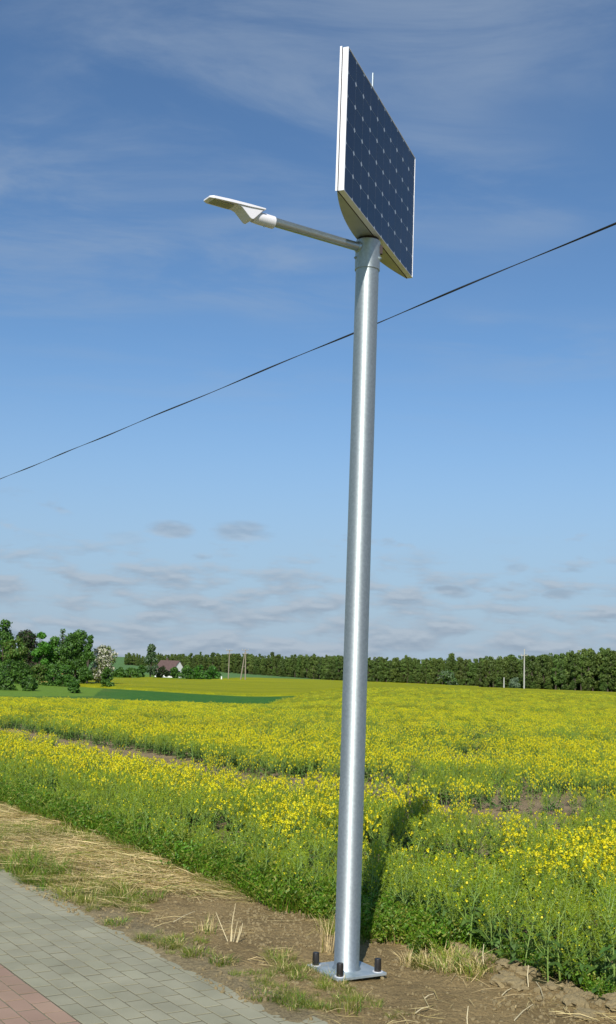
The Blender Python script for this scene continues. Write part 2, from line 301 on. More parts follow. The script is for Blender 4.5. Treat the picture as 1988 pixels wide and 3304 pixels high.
# ------------------------------------------------------------------ ground: one sheet to the horizon
def field_end(az): return np.interp(az, [-30, -4, 6, 30], [104, 106, 262, 268])
def far_start(az): return np.maximum(np.interp(az, [-14, -11, -8, -5, 0, 4], [170, 198, 190, 181, 175, 168]), np.where(np.asarray(az) > .5, field_end(az)+3, 0))
def build_ground():
    rs = [.6]
    while rs[-1] < 3600:
        r = rs[-1]; k = 1.05 if r < 4.8 else (1.0042 if r < 12.5 else (1.008 if r < 40 else (1.015 if r < 400 else 1.05)))
        rs.append(r*k)
    azs = list(np.arange(-180, -26, 7.0))+list(np.arange(-26, -17.5, .5))+list(np.arange(-17.5, 17.5, .125))+list(np.arange(17.5, 26, .5))+list(np.arange(26, 180, 7.0))
    rs = np.array(rs); azs = np.array(azs); nr, na = len(rs), len(azs)
    Rr, A = np.meshgrid(rs, np.radians(azs), indexing='ij'); X = Rr*np.sin(A); Y = Rr*np.cos(A)
    Z = ground_z(X.ravel(), Y.ravel())
    x = X.ravel(); y = Y.ravel(); s = D_[0]*x+D_[1]*y; t = N_[0]*x+N_[1]*y; r = Rr.ravel(); az = np.degrees(A.ravel())
    rough = (r < 30)*(t > 3.3)
    Z = Z+rough*(.020*(fbm(x*9, y*9, 51, 3)-.5)+.022*np.clip(fbm(x*22, y*22, 71, 2)-.56, 0, 1)*(t < 6))
    v = np.column_stack([x, y, Z]); v = np.vstack([v, [[0, 0, gz(0, .6)]]])
    I = np.arange(nr-1)[:, None]*na; J = np.arange(na)[None, :]; J2 = (J+1) % na
    q = np.stack([I+J, I+na+J, I+na+J2, I+J2], -1).reshape(-1, 4)
    faces = [tuple(f) for f in q.tolist()]+[(nr*na, j, (j+1) % na) for j in range(na)]
    me = bpy.data.meshes.new('ground'); me.from_pydata(v.tolist(), [], faces)
    # what the ground is made of, zone by zone
    col = np.tile(np.array([.15, .26, .03]), (len(x), 1))                  # meadow
    def put(mask, c): 
        mk = np.clip(mask, 0, 1)[:, None]; nonlocal_col[0] = nonlocal_col[0]*(1-mk)+np.array(c)*mk
    nonlocal_col = [col]
    put(sst(380, 450, r)*(az < 2), (.115, .22, .07))                          # far hill
    hollow = sst(96, 106, r)*(1-sst(-3, 3, r-np.minimum(far_start(az), np.interp(az, [-16, -10.5, -8.5], [146, 158, 300]))))*(1-sst(1, 4, az))
    put(hollow*(.75+.5*fbm(az*3, r*.2, 8)), (.045, .150, .020)); put(hollow*(1-sst(-10.5, -8.0, az))*(.35+.6*sst(.4, .6, fbm(az*1.2, r*.12, 7))), (.10, .18, .03))                                          # green corn in the hollow
    farf = sst(-2, 2, r-far_start(az))*(1-sst(318, 330, r-95*sst(-5, -2, az)))*sst(-11.6, -10.6, az)*(1-sst(8, 10, az))
    put(farf, (.26, .30, .02))
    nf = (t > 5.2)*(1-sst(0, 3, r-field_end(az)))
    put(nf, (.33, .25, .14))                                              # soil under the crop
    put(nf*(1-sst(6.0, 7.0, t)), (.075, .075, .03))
    put((t > 3.2)*(t < 5.35)*(r < 40), (.355, .258, .118))                      # bare verge soil
    hay = (t > 3.6)*(t < 5.4)*sst(8.3, 9.3, s+.8*(fbm(s*1.3, t*1.3, 77)-.5))*(r < 60)
    put(hay*.85, (.42, .35, .14))
    put((t > 3.3)*(t < 3.95)*(r < 40)*(1-sst(3.7, 3.95, t))*.7, (.34, .285, .165))   # sand at the path edge
    put((t < -.9)*(r < 60), (.12, .17, .04))
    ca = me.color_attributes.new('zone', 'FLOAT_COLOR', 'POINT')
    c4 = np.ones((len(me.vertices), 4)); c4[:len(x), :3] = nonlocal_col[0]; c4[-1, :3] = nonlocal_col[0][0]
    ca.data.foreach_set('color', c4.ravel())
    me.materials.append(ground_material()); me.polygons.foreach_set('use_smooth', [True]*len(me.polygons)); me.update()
    tag(link('ground', me), 'brown soil verge and gently rolling farmland', None, None, 'structure')
build_ground()

# ------------------------------------------------------------------ paved path
def brick_mesh(name, w, l, material, seed):
    rr = random.Random(seed); b = MB(); h = .05; c = .0012; g = .0052
    x0, y0 = w/2-g, l/2-g-.0035
    def ring(dx, z, jit=0): return [(sx*(x0-dx)+rr.uniform(-jit, jit), sy*(y0-dx)+rr.uniform(-jit, jit), z) for sx, sy in ((-1, -1), (1, -1), (1, 1), (-1, 1))]
    vs = ring(0, -h)+ring(0, -c, .001)+ring(c*.9, 0, .001)
    fs = [(4*i+k, 4*i+(k+1) % 4, 4*i+4+(k+1) % 4, 4*i+4+k) for i in (0, 1) for k in range(4)]+[(8, 9, 10, 11)]
    b.add(vs, fs); return b.mesh(name, material)
PATHROT = math.atan2(-D_[0], D_[1])       # local Y along the path
BW, BL = .12, .2
def build_paving(name, label, t0, rows, s_lo, s_hi, vis, material, seed, lo_all, hi_all):
    b = MB(); ta, tb = t0, t0+rows*BW
    c = [xy(lo_all, ta), xy(lo_all, tb), xy(hi_all, tb), xy(hi_all, ta)]
    b.add([(p[0], p[1], -.0028) for p in c], [(0, 1, 2, 3)])
    base = tag(link(name, b.mesh(name, M['joint'])), label, None, None, 'structure')
    protos = [brick_mesh('brick', BW, BL, material, seed+i) for i in range(4)]
    rr = random.Random(seed); rest = MB(); n = 0
    for k in range(rows):
        s = lo_all+(BL/2 if k % 2 else 0)
        while s < hi_all:
            t = ta+(k+.5)*BW; x, y = xy(s+BL/2, t); dz = rr.uniform(-.0012, .0015); r0 = Euler((rr.gauss(0, .005), rr.gauss(0, .005), PATHROT+rr.gauss(0, .007)))
            if s_lo <= s <= s_hi and vis(s, t) and n < 298:
                link('brick', protos[rr.randrange(4)], base, (x, y, dz), r0); n += 1
            else:
                pm = protos[rr.randrange(4)]; mx = Matrix.Translation((x, y, dz)) @ r0.to_matrix().to_4x4()
                rest.add([mx @ v.co for v in pm.vertices], [tuple(p.vertices) for p in pm.polygons])
            s += BL
    o = link('brick', rest.mesh('brick_rest', material), base); tag(o, kind='stuff')
def in_view(s, t, m=1.0):
    x, y = xy(s, t); return abs(math.degrees(math.atan2(x, y))) < 15.6+m and y > 6.0
build_paving('path', 'footpath of grey concrete pavers laid in running bond', 2.52, 10, 4.6, 11.4, lambda s, t: in_view(s, t), M['paver'], 100, 1.0, 26.0)
build_paving('red_path', 'strip of red concrete pavers beside the grey footpath', 2.52-BW*20-.002, 20, 5.0, 8.2, lambda s, t: in_view(s, t) and t > 1.6, M['redpaver'], 200, 3.0, 22.0)

# ------------------------------------------------------------------ solar street lamp
PX, PY = .3566, 7.5015
def build_lamp():
    zg = gz(PX, PY)+.012
    root = empty('solar_street_lamp', (PX, PY, 0)); tag(root, 'tall galvanised steel street lamp with solar panel and white lamp head', 'street lamp')
    n = 64
    def lathe(prof, seg=n):
        b = MB(); vs = []; fs = []
        for (r, z) in prof: vs += [(r*math.cos(2*math.pi*k/seg), r*math.sin(2*math.pi*k/seg), z) for k in range(seg)]
        for i in range(len(prof)-1):
            for k in range(seg): fs.append((i*seg+k, i*seg+(k+1) % seg, (i+1)*seg+(k+1) % seg, (i+1)*seg+k))
        b.add(vs, fs); return b
    RP = .0815; top = 4.74
    pz = zg+.018
    prof = [(RP+.012, pz), (RP+.008, pz+.008), (RP, pz+.018)]+[(RP, pz+.018+(4.9-pz-.018)*i/12) for i in range(1, 13)]
    o = link('pole', lathe(prof).mesh('pole', M['galv_pole']), root); sharp_smooth(o, 50)
    # base plate and capped bolts
    b = MB(); b.box((0, 0, zg+.009), (.375, .375, .018)); pl = bevel(link('base_plate', b.mesh('base_plate', M['galv_plate']), root, rot=(0, 0, R(31))), .003)
    for i in range(4):
        a = R(31+45+90*i); c = Vector((math.cos(a), math.sin(a), 0))*.205
        bb = MB(); prof = [(.036, pz), (.036, pz+.003)]
        cap = lathe([(.0215, pz), (.0225, pz+.004), (.0215, pz+.074), (.0195, pz+.080), (.0, pz+.081)], 24)
        o = link('bolt_cap', cap.mesh('bolt_cap', M['cap']), root, c); sharp_smooth(o, 40)
        w = lathe([(.0, pz+.0025), (.034, pz+.0025), (.034, pz-.001)], 20); w_ = link('washer', w.mesh('washer', M['alu']), o); sharp_smooth(w_)
    # collar
    RC = .0885; c0, c1 = 4.735, 4.945
    o = link('collar', lathe([(RP+.001, c0), (RC, c0), (RC, c1), (RC-.006, c1+.003), (.070, c1+.003)]).mesh('collar', M['galv_pole']), root); sharp_smooth(o, 40)
    for a in (200, 335, 90):
        d = Vector((math.cos(R(a)), math.sin(R(a)), 0)); bb = MB()
        bb.tube([d*(RC-.004)+Vector((0, 0, 4.815)), d*(RC+.009)+Vector((0, 0, 4.815))], .011, 6); bb.tube([d*(RC+.008)+Vector((0, 0, 4.815)), d*(RC+.015)+Vector((0, 0, 4.815))], .006, 8)
        link('set_screw', bb.mesh('set_screw', M['galv']), o)
    o = link('gap_ring', lathe([(.076, c1+.002), (.076, 4.972)]).mesh('gap_ring', M['gap_dark']), root); sharp_smooth(o)  # dark ring: gap shade between collar and housing put into its colour
    # panel: local X along the panel, local Y out of its back, local Z up
    th = 1.2033; P0 = Vector((.1546-PX, 6.7044-PY, 4.967)); W_, H_ = 1.65, .99; T = .040
    pr = Euler((0, 0, th))
    pane = MB(); pane.box((W_/2, .0065, H_/2), (W_-.0122, .006, H_-.0122))
    panel = link('solar_panel', pane.mesh('solar_panel', M['backsheet']), root, P0, pr); tag(panel, 'dark blue solar panel of sixty cells')
    fr = MB(); fw = .030
    fr.box((W_/2, T/2, fw/2), (W_, T, fw)); fr.box((W_/2, T/2, H_-fw/2), (W_, T, fw))
    fr.box((fw/2, T/2, H_/2), (fw, T, H_-2*fw)); fr.box((W_-fw/2, T/2, H_/2), (fw, T, H_-2*fw))
    # rebate so that only a thin lip faces the front
    fr = MB(); lip = .006
    def hollow(y0, y1, w):
        o_ = [(0, y0, 0), (W_, y0, 0), (W_, y0, H_), (0, y0, H_)]; i_ = [(w, y0, w), (W_-w, y0, w), (W_-w, y0, H_-w), (w, y0, H_-w)]
        vs = o_+i_+[(x, y1, z) for x, y, z in o_]+[(x, y1, z) for x, y, z in i_]; fs = []
        for k in range(4):
            j = (k+1) % 4; fs += [(k, j, 4+j, 4+k), (8+k, 12+k, 12+j, 8+j), (k, 8+k, 8+j, j), (4+k, 4+j, 12+j, 12+k)]
        fr.add(vs, fs)
    hollow(0, T, lip)
    bevel(link('frame', fr.mesh('frame', M['alu']), panel), .0015, 1)
    cm = MB(); cw = .1588/2; ch = .017
    pts = [(-cw, -cw+ch), (-cw+ch, -cw), (cw-ch, -cw), (cw, -cw+ch), (cw, cw-ch), (cw-ch, cw), (-cw+ch, cw), (-cw, cw-ch)]
    cm.add([(a, 0, c) for a, c in pts]+[(a, .0006, c) for a, c in pts], [tuple(range(8))]+[(k, 8+k, 8+(k+1) % 8, (k+1) % 8) for k in range(8)])
    cme = cm.mesh('solar_cell', M['cell']); pitch = .1622
    for i in range(10):
        for j in range(6):
            link('solar_cell', cme, panel, (W_/2+(i-4.5)*pitch, .0028, H_/2+(j-2.5)*pitch))
    # curved housing on the back of the panel
    hb = MB(); arc = []; N = 28
    for i in range(N+1):
        a = i/N; x = -.004+a*(W_+.008); y = .046+.128*(1-(2*a-1)**2); arc.append((x, y))
    z0, z1 = -.002, H_+.006
    vs = [(x, y, z0) for x, y in arc]+[(x, y, z1) for x, y in arc]
    fs = [(i, i+1, N+1+i+1, N+1+i) for i in range(N)]
    hb.add(vs, fs)
    nfront = [(x, .046, 0) for x, y in arc]
    for z, flip in ((z0, 1), (z1, 0)):
        vv = [(x, y, z) for x, y in arc]+[(x, .0455, z) for x, y in arc]
        ff = [(i, i+1, N+1+i+1, N+1+i) for i in range(N)]
        hb.add(vv, [f[::-1] if flip else f for f in ff])
    hb.add([(-.004, .0455, z0), (W_+.004, .0455, z0), (W_+.004, .0455, z1), (-.004, .0455, z1)], [(0, 1, 2, 3)])
    o = link('back_housing', hb.mesh('back_housing', M['galv_dull']), root, P0, pr); sharp_smooth(o, 30)
    fl = MB(); fl.box((W_/2, .0445, H_/2), (W_+.006, .007, H_+.002)); link('gap_sheet', fl.mesh('gap_sheet', M['gap_dark']), o, (0, 0, 0)).scale = (.994, 1, .994)  # near-black sheet paints the shaded gap between panel frame and flange
    fb = MB(); fb.box((-.006, .050, (z0+z1)/2), (.004, .014, z1-z0)); link('side_flange', fb.mesh('side_flange', M['alu']), o)
    b = MB(); b.tube([(0, 0, 5.9), (0, 0, 6.245)], .0085, 10); link('antenna_rod', b.mesh('antenna_rod', M['galv']), root, (.0, .02, 0))
    b = MB(); b.box((.078, -.01, 4.885), (.05, .03, .06), rot=None); link('bracket', b.mesh('bracket', M['gap_dark']), root)
    # arm and lamp head: local X outwards, local Y towards the far side
    ar = Euler((0, 0, math.atan2(-.55, -.835)))
    za = 4.889
    b = MB(); b.tube([(.08, 0, za), (.83, 0, za)], .0315, 24, ref=(0, 1, 0)); o = link('arm', b.mesh('arm', M['galv']), root, (0, 0, 0), ar); sharp_smooth(o, 50)
    b = MB(); b.tube([(.083, 0, za), (.092, 0, za), (.098, 0, za)], [.042, .040, .033], 24, ref=(0, 1, 0), caps=False); w_ = link('weld', b.mesh('weld', M['galv']), o); sharp_smooth(w_)
    # head: thin blade, wedge keel below its root
    hd = MB(); yw = .06
    def sect(x, wt, zt, zb, wb): return [(x, -wt, zt), (x, wt, zt), (x, wb, zb), (x, -wb, zb)]
    secs = [sect(.886, yw, 4.938, 4.927, yw+.001), sect(1.00, yw, 4.936, 4.917, yw+.003), sect(1.15, yw, 4.930, 4.909, yw+.003), sect(1.272, yw-.007, 4.924, 4.905, yw-.004), sect(1.300, yw-.021, 4.919, 4.907, yw-.018)]
    vs = [p for s_ in secs for p in s_]; fs = [(0, 1, 2, 3)]
    for i in range(len(secs)-1):
        for k in range(4): fs.append((4*i+k, 4*i+4+k, 4*i+4+(k+1) % 4, 4*i+(k+1) % 4))
    k = 4*(len(secs)-1); fs.append((k+3, k+2, k+1, k)); hd.add(vs, fs)
    head = link('lamp_head', hd.mesh('lamp_head', M['white_paint']), root, (0, 0, 0), ar); bevel(head, .002); tag(head, 'flat white lamp head')
    kb = MB(); yk = .054; prof = [(.893, 4.929), (.972, 4.843), (.986, 4.839), (1.000, 4.846), (1.062, 4.900), (1.105, 4.911)]
    vs = [(x, -yk, z) for x, z in prof]+[(x, yk, z) for x, z in prof]; m_ = len(prof)
    fs = [tuple(range(m_)), tuple(range(m_, 2*m_))[::-1]]+[(i, m_+i, m_+i+1, i+1) for i in range(m_-1)]+[(m_-1, 2*m_-1, m_, 0)]
    kb.add(vs, fs); bevel(link('keel', kb.mesh('keel', M['white_paint']), head), .003)
    lb = MB(); lb.box((1.19, 0, 4.9055), (.15, .082, .004)); link('led_window', lb.mesh('led_window', M['glass_led']), head)
    b = MB(); b.tube([(.787, 0, za-.006), (.792, 0, za-.006), (.90, 0, za-.006), (.955, 0, za-.010)], [.038, .0425, .0425, .036], 28, ref=(0, 1, 0)); o = link('clamp', b.mesh('clamp', M['white_paint']), head); sharp_smooth(o, 40)
    b = MB(); b.tube([(.86, 0, za-.045), (.86, 0, za-.054)], .007, 6); link('clamp_screw', b.mesh('clamp_screw', M['galv']), o)
build_lamp()

# ------------------------------------------------------------------ overhead cable
def build_cable():
    vs = []; fs = []; n = 8; m = 760
    for i in range(m):
        s = -14+i*.11; z = 5.285+.00022*(s-40)**2+.004*math.sin(s*1.9); x, y = xy(s, 6.6); a = s*1.55+.5*math.sin(s*.7)
        for k in range(n):
            q = 2*math.pi*k/n; u = .0095*math.cos(q); v = .0045*math.sin(q); e = u*math.cos(a)-v*math.sin(a); f = u*math.sin(a)+v*math.cos(a)
            vs.append((x+N_[0]*e, y+N_[1]*e, z+f))
    for i in range(m-1):
        for k in range(n): fs.append((i*n+k, i*n+(k+1) % n, (i+1)*n+(k+1) % n, (i+1)*n+k))
    b = MB(); b.add(vs, fs)
    tag(link('overhead_cable', b.mesh('overhead_cable', M['cable'], True)), 'black flat overhead cable sloping across the sky behind the steel pole', 'cable')
build_cable()

# ------------------------------------------------------------------ instancing for uncountable stuff
def instancer(name, label, protos, pts, rots, scls, idxs, cat=None):
    col = bpy.data.collections.new(name+'_shapes')
    for i, me in enumerate(protos):
        o = bpy.data.objects.new('%s_%02d' % (name, i), me); col.objects.link(o)
    me = bpy.data.meshes.new(name); me.from_pydata([tuple(p) for p in pts], [], [])
    for nm, ty, dat, key in (('rot', 'FLOAT_VECTOR', np.array(rots, float).ravel(), 'vector'), ('scl', 'FLOAT_VECTOR', np.array(scls, float).ravel(), 'vector'), ('idx', 'INT', np.array(idxs, int), 'value')):
        a = me.attributes.new(nm, ty, 'POINT'); a.data.foreach_set(key, dat)
    o = link(name, me); tag(o, label, cat, None, 'stuff')
    ng = bpy.data.node_groups.new(name, 'GeometryNodeTree'); ng.interface.new_socket('Geometry', in_out='INPUT', socket_type='NodeSocketGeometry'); ng.interface.new_socket('Geometry', in_out='OUTPUT', socket_type='NodeSocketGeometry')
    gi = ng.nodes.new('NodeGroupInput'); go = ng.nodes.new('NodeGroupOutput'); ip = ng.nodes.new('GeometryNodeInstanceOnPoints'); ci = ng.nodes.new('GeometryNodeCollectionInfo')
    ci.inputs['Collection'].default_value = col; ci.inputs['Separate Children'].default_value = True; ci.inputs['Reset Children'].default_value = True
    ip.inputs['Pick Instance'].default_value = True
    def attr(nm, ty): a = ng.nodes.new('GeometryNodeInputNamedAttribute'); a.data_type = ty; a.inputs[0].default_value = nm; return a.outputs[0]
    e = ng.nodes.new('FunctionNodeEulerToRotation'); Lk = ng.links.new
    Lk(attr('rot', 'FLOAT_VECTOR'), e.inputs[0]); Lk(e.outputs[0], ip.inputs['Rotation']); Lk(attr('scl', 'FLOAT_VECTOR'), ip.inputs['Scale']); Lk(attr('idx', 'INT'), ip.inputs['Instance Index'])
    Lk(gi.outputs[0], ip.inputs['Points']); Lk(ci.outputs[0], ip.inputs['Instance']); Lk(ip.outputs[0], go.inputs[0])
    md = o.modifiers.new('scatter', 'NODES'); md.node_group = ng
    return o

# ------------------------------------------------------------------ oilseed rape
def rape_parts(seed, flowering, h=.62, detail=1.0):
    rr = random.Random(seed); st, lf, pd, fl = MB(), MB(), MB(), MB()
    V = Vector
    lean = V((rr.gauss(0, .05), rr.gauss(0, .05), 0))
    def sp(u): return V((lean.x*u*u*h*1.6, lean.y*u*u*h*1.6, u*h))
    st.tube([sp(u) for u in (0, .25, .5, .75, 1)], [.0075, .0068, .0055, .004, .002], 5, caps=False)
    tips = [(sp(.8), sp(1.0), V((0, 0, 1)))]
    nb = rr.randint(6, 9); a0 = rr.uniform(0, 6.28)
    for i in range(nb):
        u = .30+.55*i/nb+rr.uniform(-.03, .03); a = a0+i*2.4; out = V((math.cos(a), math.sin(a), 0)); ln = h*rr.uniform(.24, .42)*(1.15-.5*u)
        p0 = sp(u); p1 = p0+out*ln*.35+V((0, 0, ln*.45)); p2 = p0+out*ln*.58+V((0, 0, ln*1.05))
        st.tube([p0, p1, p2], [.0038, .003, .0016], 3, caps=False); tips.append((p1, p2, (p2-p1).normalized()))
        la = a+rr.uniform(-.3, .3); lo = V((math.cos(la), math.sin(la), 0)); sd = lo.cross(V((0, 0, 1))); ll = rr.uniform(.05, .10)*(1.3-u)
        q0 = sp(u-.01); lf.ribbon([q0, q0+lo*ll*.5+V((0, 0, ll*.22)), q0+lo*ll+V((0, 0, -ll*.1))], [.012, .026*(1.3-u)+.008, .004], sd)
    for p1, p2, d in tips:
        L_ = (p2-p1).length
        for k in range(int((24 if not flowering else 13)*detail)):       # seed pods
            u = rr.uniform(-.1, .92); c = p1.lerp(p2, u); a = rr.uniform(0, 6.28); o = V((math.cos(a), math.sin(a), rr.uniform(.35, .95))).normalized(); ln = rr.uniform(.025, .048)*(1.1-.4*u)
            sd = o.cross(V((rr.uniform(-1, 1), rr.uniform(-1, 1), .3))).normalized()
            pd.add([c-sd*.0018, c+sd*.0018, c+o*ln*.6+sd*.0024, c+o*ln, c+o*ln*.6-sd*.0024], [(0, 1, 2, 3, 4)])
        nf = rr.randint(15, 24) if flowering else (rr.randint(0, 3) if rr.random() < .5 else 0)
        nf = int(nf*detail)
        for k in range(nf):                                            # petals
            a = rr.uniform(0, 6.28); rad = rr.uniform(.004, .023); c = p2+V((math.cos(a)*rad, math.sin(a)*rad, rr.uniform(-.035, .012)-(rad*.4)))
            nrm = V((math.cos(a)*.9, math.sin(a)*.9, rr.uniform(.2, 1.0))).normalized(); x = nrm.cross(V((rr.uniform(-1, 1), rr.uniform(-1, 1), rr.uniform(-1, 1)))).normalized(); y = nrm.cross(x)
            z = rr.uniform(.006, .0096); fl.quad(c, x*z, y*z*.8)
        for k in range(5):                                             # buds on top
            o = V((rr.gauss(0, .006), rr.gauss(0, .006), rr.uniform(0, .012))); pd.quad(p2+o, V((.004, 0, .001)), V((0, .004, .002)))
    for i in range(rr.randint(8, 11)):                                 # broad lower leaves
        u = rr.uniform(.08, .52); a = a0+i*2.1+rr.uniform(-.4, .4); lo = V((math.cos(a), math.sin(a), 0)); sd = lo.cross(V((0, 0, 1))); ll = rr.uniform(.10, .19)*(1.15-u*.8); q0 = sp(u); up = rr.uniform(.1, .55); w = ll*rr.uniform(.30, .42)
        pts = [q0, q0+lo*ll*.3+V((0, 0, ll*up*.5)), q0+lo*ll*.65+V((0, 0, ll*up*.6)), q0+lo*ll*.95+V((0, 0, ll*(up*.6-.28)))]
        tw = V((0, 0, rr.uniform(-.5, .5)))
        lf.ribbon(pts, [.008, w*.75, w, .012], (sd+tw).normalized())
    return st, lf, pd, fl
def merge_mesh(name, parts, mats):
    b = MB()
    for i, p in enumerate(parts): b.add(p.v, p.f, i)
    return b.mesh(name, mats)
RM = [M['stem'], M['leaf'], M['pod'], M['petal']]
green_protos = [merge_mesh('rape_green', rape_parts(300+i, False, .60+.02*(i % 3)), RM) for i in range(6)]
yellow_protos = [merge_mesh('rape_yellow', rape_parts(400+i, True, .58+.02*(i % 3)), RM) for i in range(6)]
def clump(seed, flowering_n, n=9, rad=.55):
    rr = random.Random(seed); b = MB()
    for i in range(n):
        ps = rape_parts(seed*31+i, i < flowering_n, rr.uniform(.52, .66), .8); a = rr.uniform(0, 6.28); r = rad*math.sqrt(rr.random()); o = Vector((r*math.cos(a), r*math.sin(a), 0))
        for k, p in enumerate(ps): b.add([Vector(v)+o for v in p.v], p.f, k)
    return b.mesh('rape_clump', RM)
clump_protos = [clump(500+i, 7) for i in range(4)]+[clump(520, 2)]

def gap_mask(x, y):
    s = D_[0]*x+D_[1]*y; t = N_[0]*x+N_[1]*y; c = 11.35+.35*(fbm(s*.25, s*0, 61)-.5); on = (s > 11.5)*(s < 44)
    return (on*(np.abs(t-c) < .8*(.1+1.2*fbm(s*.7, t*.9, 63))*sst(.42, .56, fbm(s*.30+3, s*0, 66))*sst(11.5, 16, s)) > 0) | ((((s-9.0)/.9)**2+((t-7.9)/.5)**2) < 1) | ((((s-12.3)/1.0)**2+((t-12.1)/.6)**2) < 1)
def thin_mask(x, y):
    """where the stand is short and open: in front of the wheel track and round two bare patches"""
    s = D_[0]*x+D_[1]*y; t = N_[0]*x+N_[1]*y; c = 11.35
    a = sst(0, .5, t-c+2.4)*(1-sst(.2, .7, t-c))*sst(13, 17, s)*(1-sst(38, 46, s))*(.55+.45*sst(.35, .5, fbm(s*.5, t*.7, 65)))
    b = (1-sst(.6, 1.3, ((s-9.0)/1.4)**2+((t-7.4)/.9)**2)); d = (1-sst(.6, 1.3, ((s-11.7)/1.5)**2+((t-11.4)/1.3)**2))
    e = sst(.58, .66, fbm(x*.22+9, y*.22, 67))*.5*(t > 7.5)
    return np.maximum(np.maximum(a, b*.8), np.maximum(d*.8, e))
def build_rape():
    rr = np.random.RandomState(5)
    pts, rots, scl, idx = [], [], [], []
    def scatter(r0, r1, dens, kind):
        amax = 23.0; area = R(2*amax)/2*(r1*r1-r0*r0); n = int(area*dens)
        r = np.sqrt(rr.uniform(r0*r0, r1*r1, n)); az = rr.uniform(-amax, amax, n); x = r*np.sin(np.radians(az)); y = r*np.cos(np.radians(az))
        s = D_[0]*x+D_[1]*y; t = N_[0]*x+N_[1]*y
        front = np.where(s > 7.6, 5.10+.12*(fbm(s*1.3, s*0, 81)-.5), 5.42+.12*(fbm(s*1.6, s*0, 83)-.5))
        front = front+.15*np.exp(-((s-7.0)/.5)**2)
        keep = (t > front+.12) & (r < field_end(az)-1) & ~gap_mask(x, y)
        keep &= fbm(x*.9, y*.9, 91) > .33
        thin = thin_mask(x, y); keep &= rr.uniform(0, 1, n) > thin*.68
        x, y, s, t, r, thin = x[keep], y[keep], s[keep], t[keep], r[keep], thin[keep]; m = len(x); front2 = np.where(s > 7.6, 5.1, 5.0)
        z = ground_z(x, y)-.01
        patch = fbm(x*.35, y*.35, 95)
        fst = 6.1+.75*(1-sst(6.8, 9.5, s)); fp = .045+.90*sst(-.2, .9, t-fst+1.0*(fbm(s*.8, t*.8, 97)-.5)); fp = fp*(1-.85*sst(.56, .66, patch))*(.62+.38*sst(.38, .55, fbm(s*.16, t*.6, 98)))
        fp = np.where(((s-11.4)/2.0)**2+((t-12.9)/1.0)**2 < 1, .15, fp)
        edge2 = (t > 11.9)*(t < 12.55)*(s > 14)*(s < 40); fp = np.where(edge2 > 0, .10, fp)
        fl = rr.uniform(0, 1, m) < fp
        sc = rr.uniform(.84, 1.12, m)*(.92+.16*fbm(x*.6, y*.6, 99)); sc = np.where(s > 8.5, sc*.93, sc); sc = sc*(1-.38*thin)*(.78+.06*sst(20, 60, r))*(.58+.42*sst(-.05, 1.25, t-front2))
        if kind == 'plant': ii = np.where(fl, 6+rr.randint(0, 6, m), rr.randint(0, 6, m))
        else: ii = np.where(fl, 12+rr.randint(0, 4, m), 16)
        pts.append(np.column_stack([x, y, z])); scl.append(np.column_stack([sc*1.05, sc*1.05, sc])); idx.append(ii)
        rots.append(np.column_stack([rr.normal(0, .09, m), rr.normal(0, .09, m), rr.uniform(0, 6.28, m)]))
    scatter(5, 16, 40, 'plant'); scatter(16, 34, 26, 'plant'); scatter(34, 60, 2.4, 'clump'); scatter(60, 110, 1.1, 'clump'); scatter(110, 190, .45, 'clump')
    instancer('rapeseed_crop', 'wide field of yellow flowering oilseed rape', green_protos+yellow_protos+clump_protos, np.vstack(pts), np.vstack(rots), np.vstack(scl), np.concatenate(idx))
build_rape()

# far canopy of the crop, where single plants merge into one sheet
def canopy_material():
    m = bpy.data.materials.new('rape_canopy'); m.use_nodes = True; nt = m.node_tree; L = nt.links.new; b = nt.nodes['Principled BSDF']; b.inputs['Roughness'].default_value = .9; b.inputs['Specular IOR Level'].default_value = .1
    tc = nn(nt, 'ShaderNodeTexCoord')
    n1 = nn(nt, 'ShaderNodeTexNoise'); n1.inputs['Scale'].default_value = 3.2; n1.inputs['Detail'].default_value = 6; n1.inputs['Roughness'].default_value = .75; L(tc.outputs['Object'], n1.inputs['Vector'])
    mp = nn(nt, 'ShaderNodeMapping'); mp.inputs['Rotation'].default_value = (0, 0, R(35)); mp.inputs['Scale'].default_value = (.035, .22, 1); L(tc.outputs['Object'], mp.inputs[0])
    n2 = nn(nt, 'ShaderNodeTexNoise'); n2.inputs['Scale'].default_value = 1.0; n2.inputs['Detail'].default_value = 5; L(mp.outputs[0], n2.inputs['Vector'])
    ad = nn(nt, 'ShaderNodeMath', operation='MULTIPLY_ADD'); ad.inputs[1].default_value = .55; L(n2.outputs[0], ad.inputs[0]); L(n1.outputs[0], ad.inputs[2])
    mr = nn(nt, 'ShaderNodeMapRange'); mr.inputs[1].default_value = .58; mr.inputs[2].default_value = .95; L(ad.outputs[0], mr.inputs[0])
    mx = nn(nt, 'ShaderNodeMix', data_type='RGBA'); L(mr.outputs[0], mx.inputs[0]); mx.inputs[6].default_value = (.165, .225, .010, 1); mx.inputs[7].default_value = (.41, .39, .010, 1); L(mx.outputs[2], b.inputs['Base Color'])
    bp = nn(nt, 'ShaderNodeBump'); bp.inputs['Strength'].default_value = .8; bp.inputs['Distance'].default_value = .3; L(n1.outputs[0], bp.inputs['Height']); L(bp.outputs[0], b.inputs['Normal'])
    return m
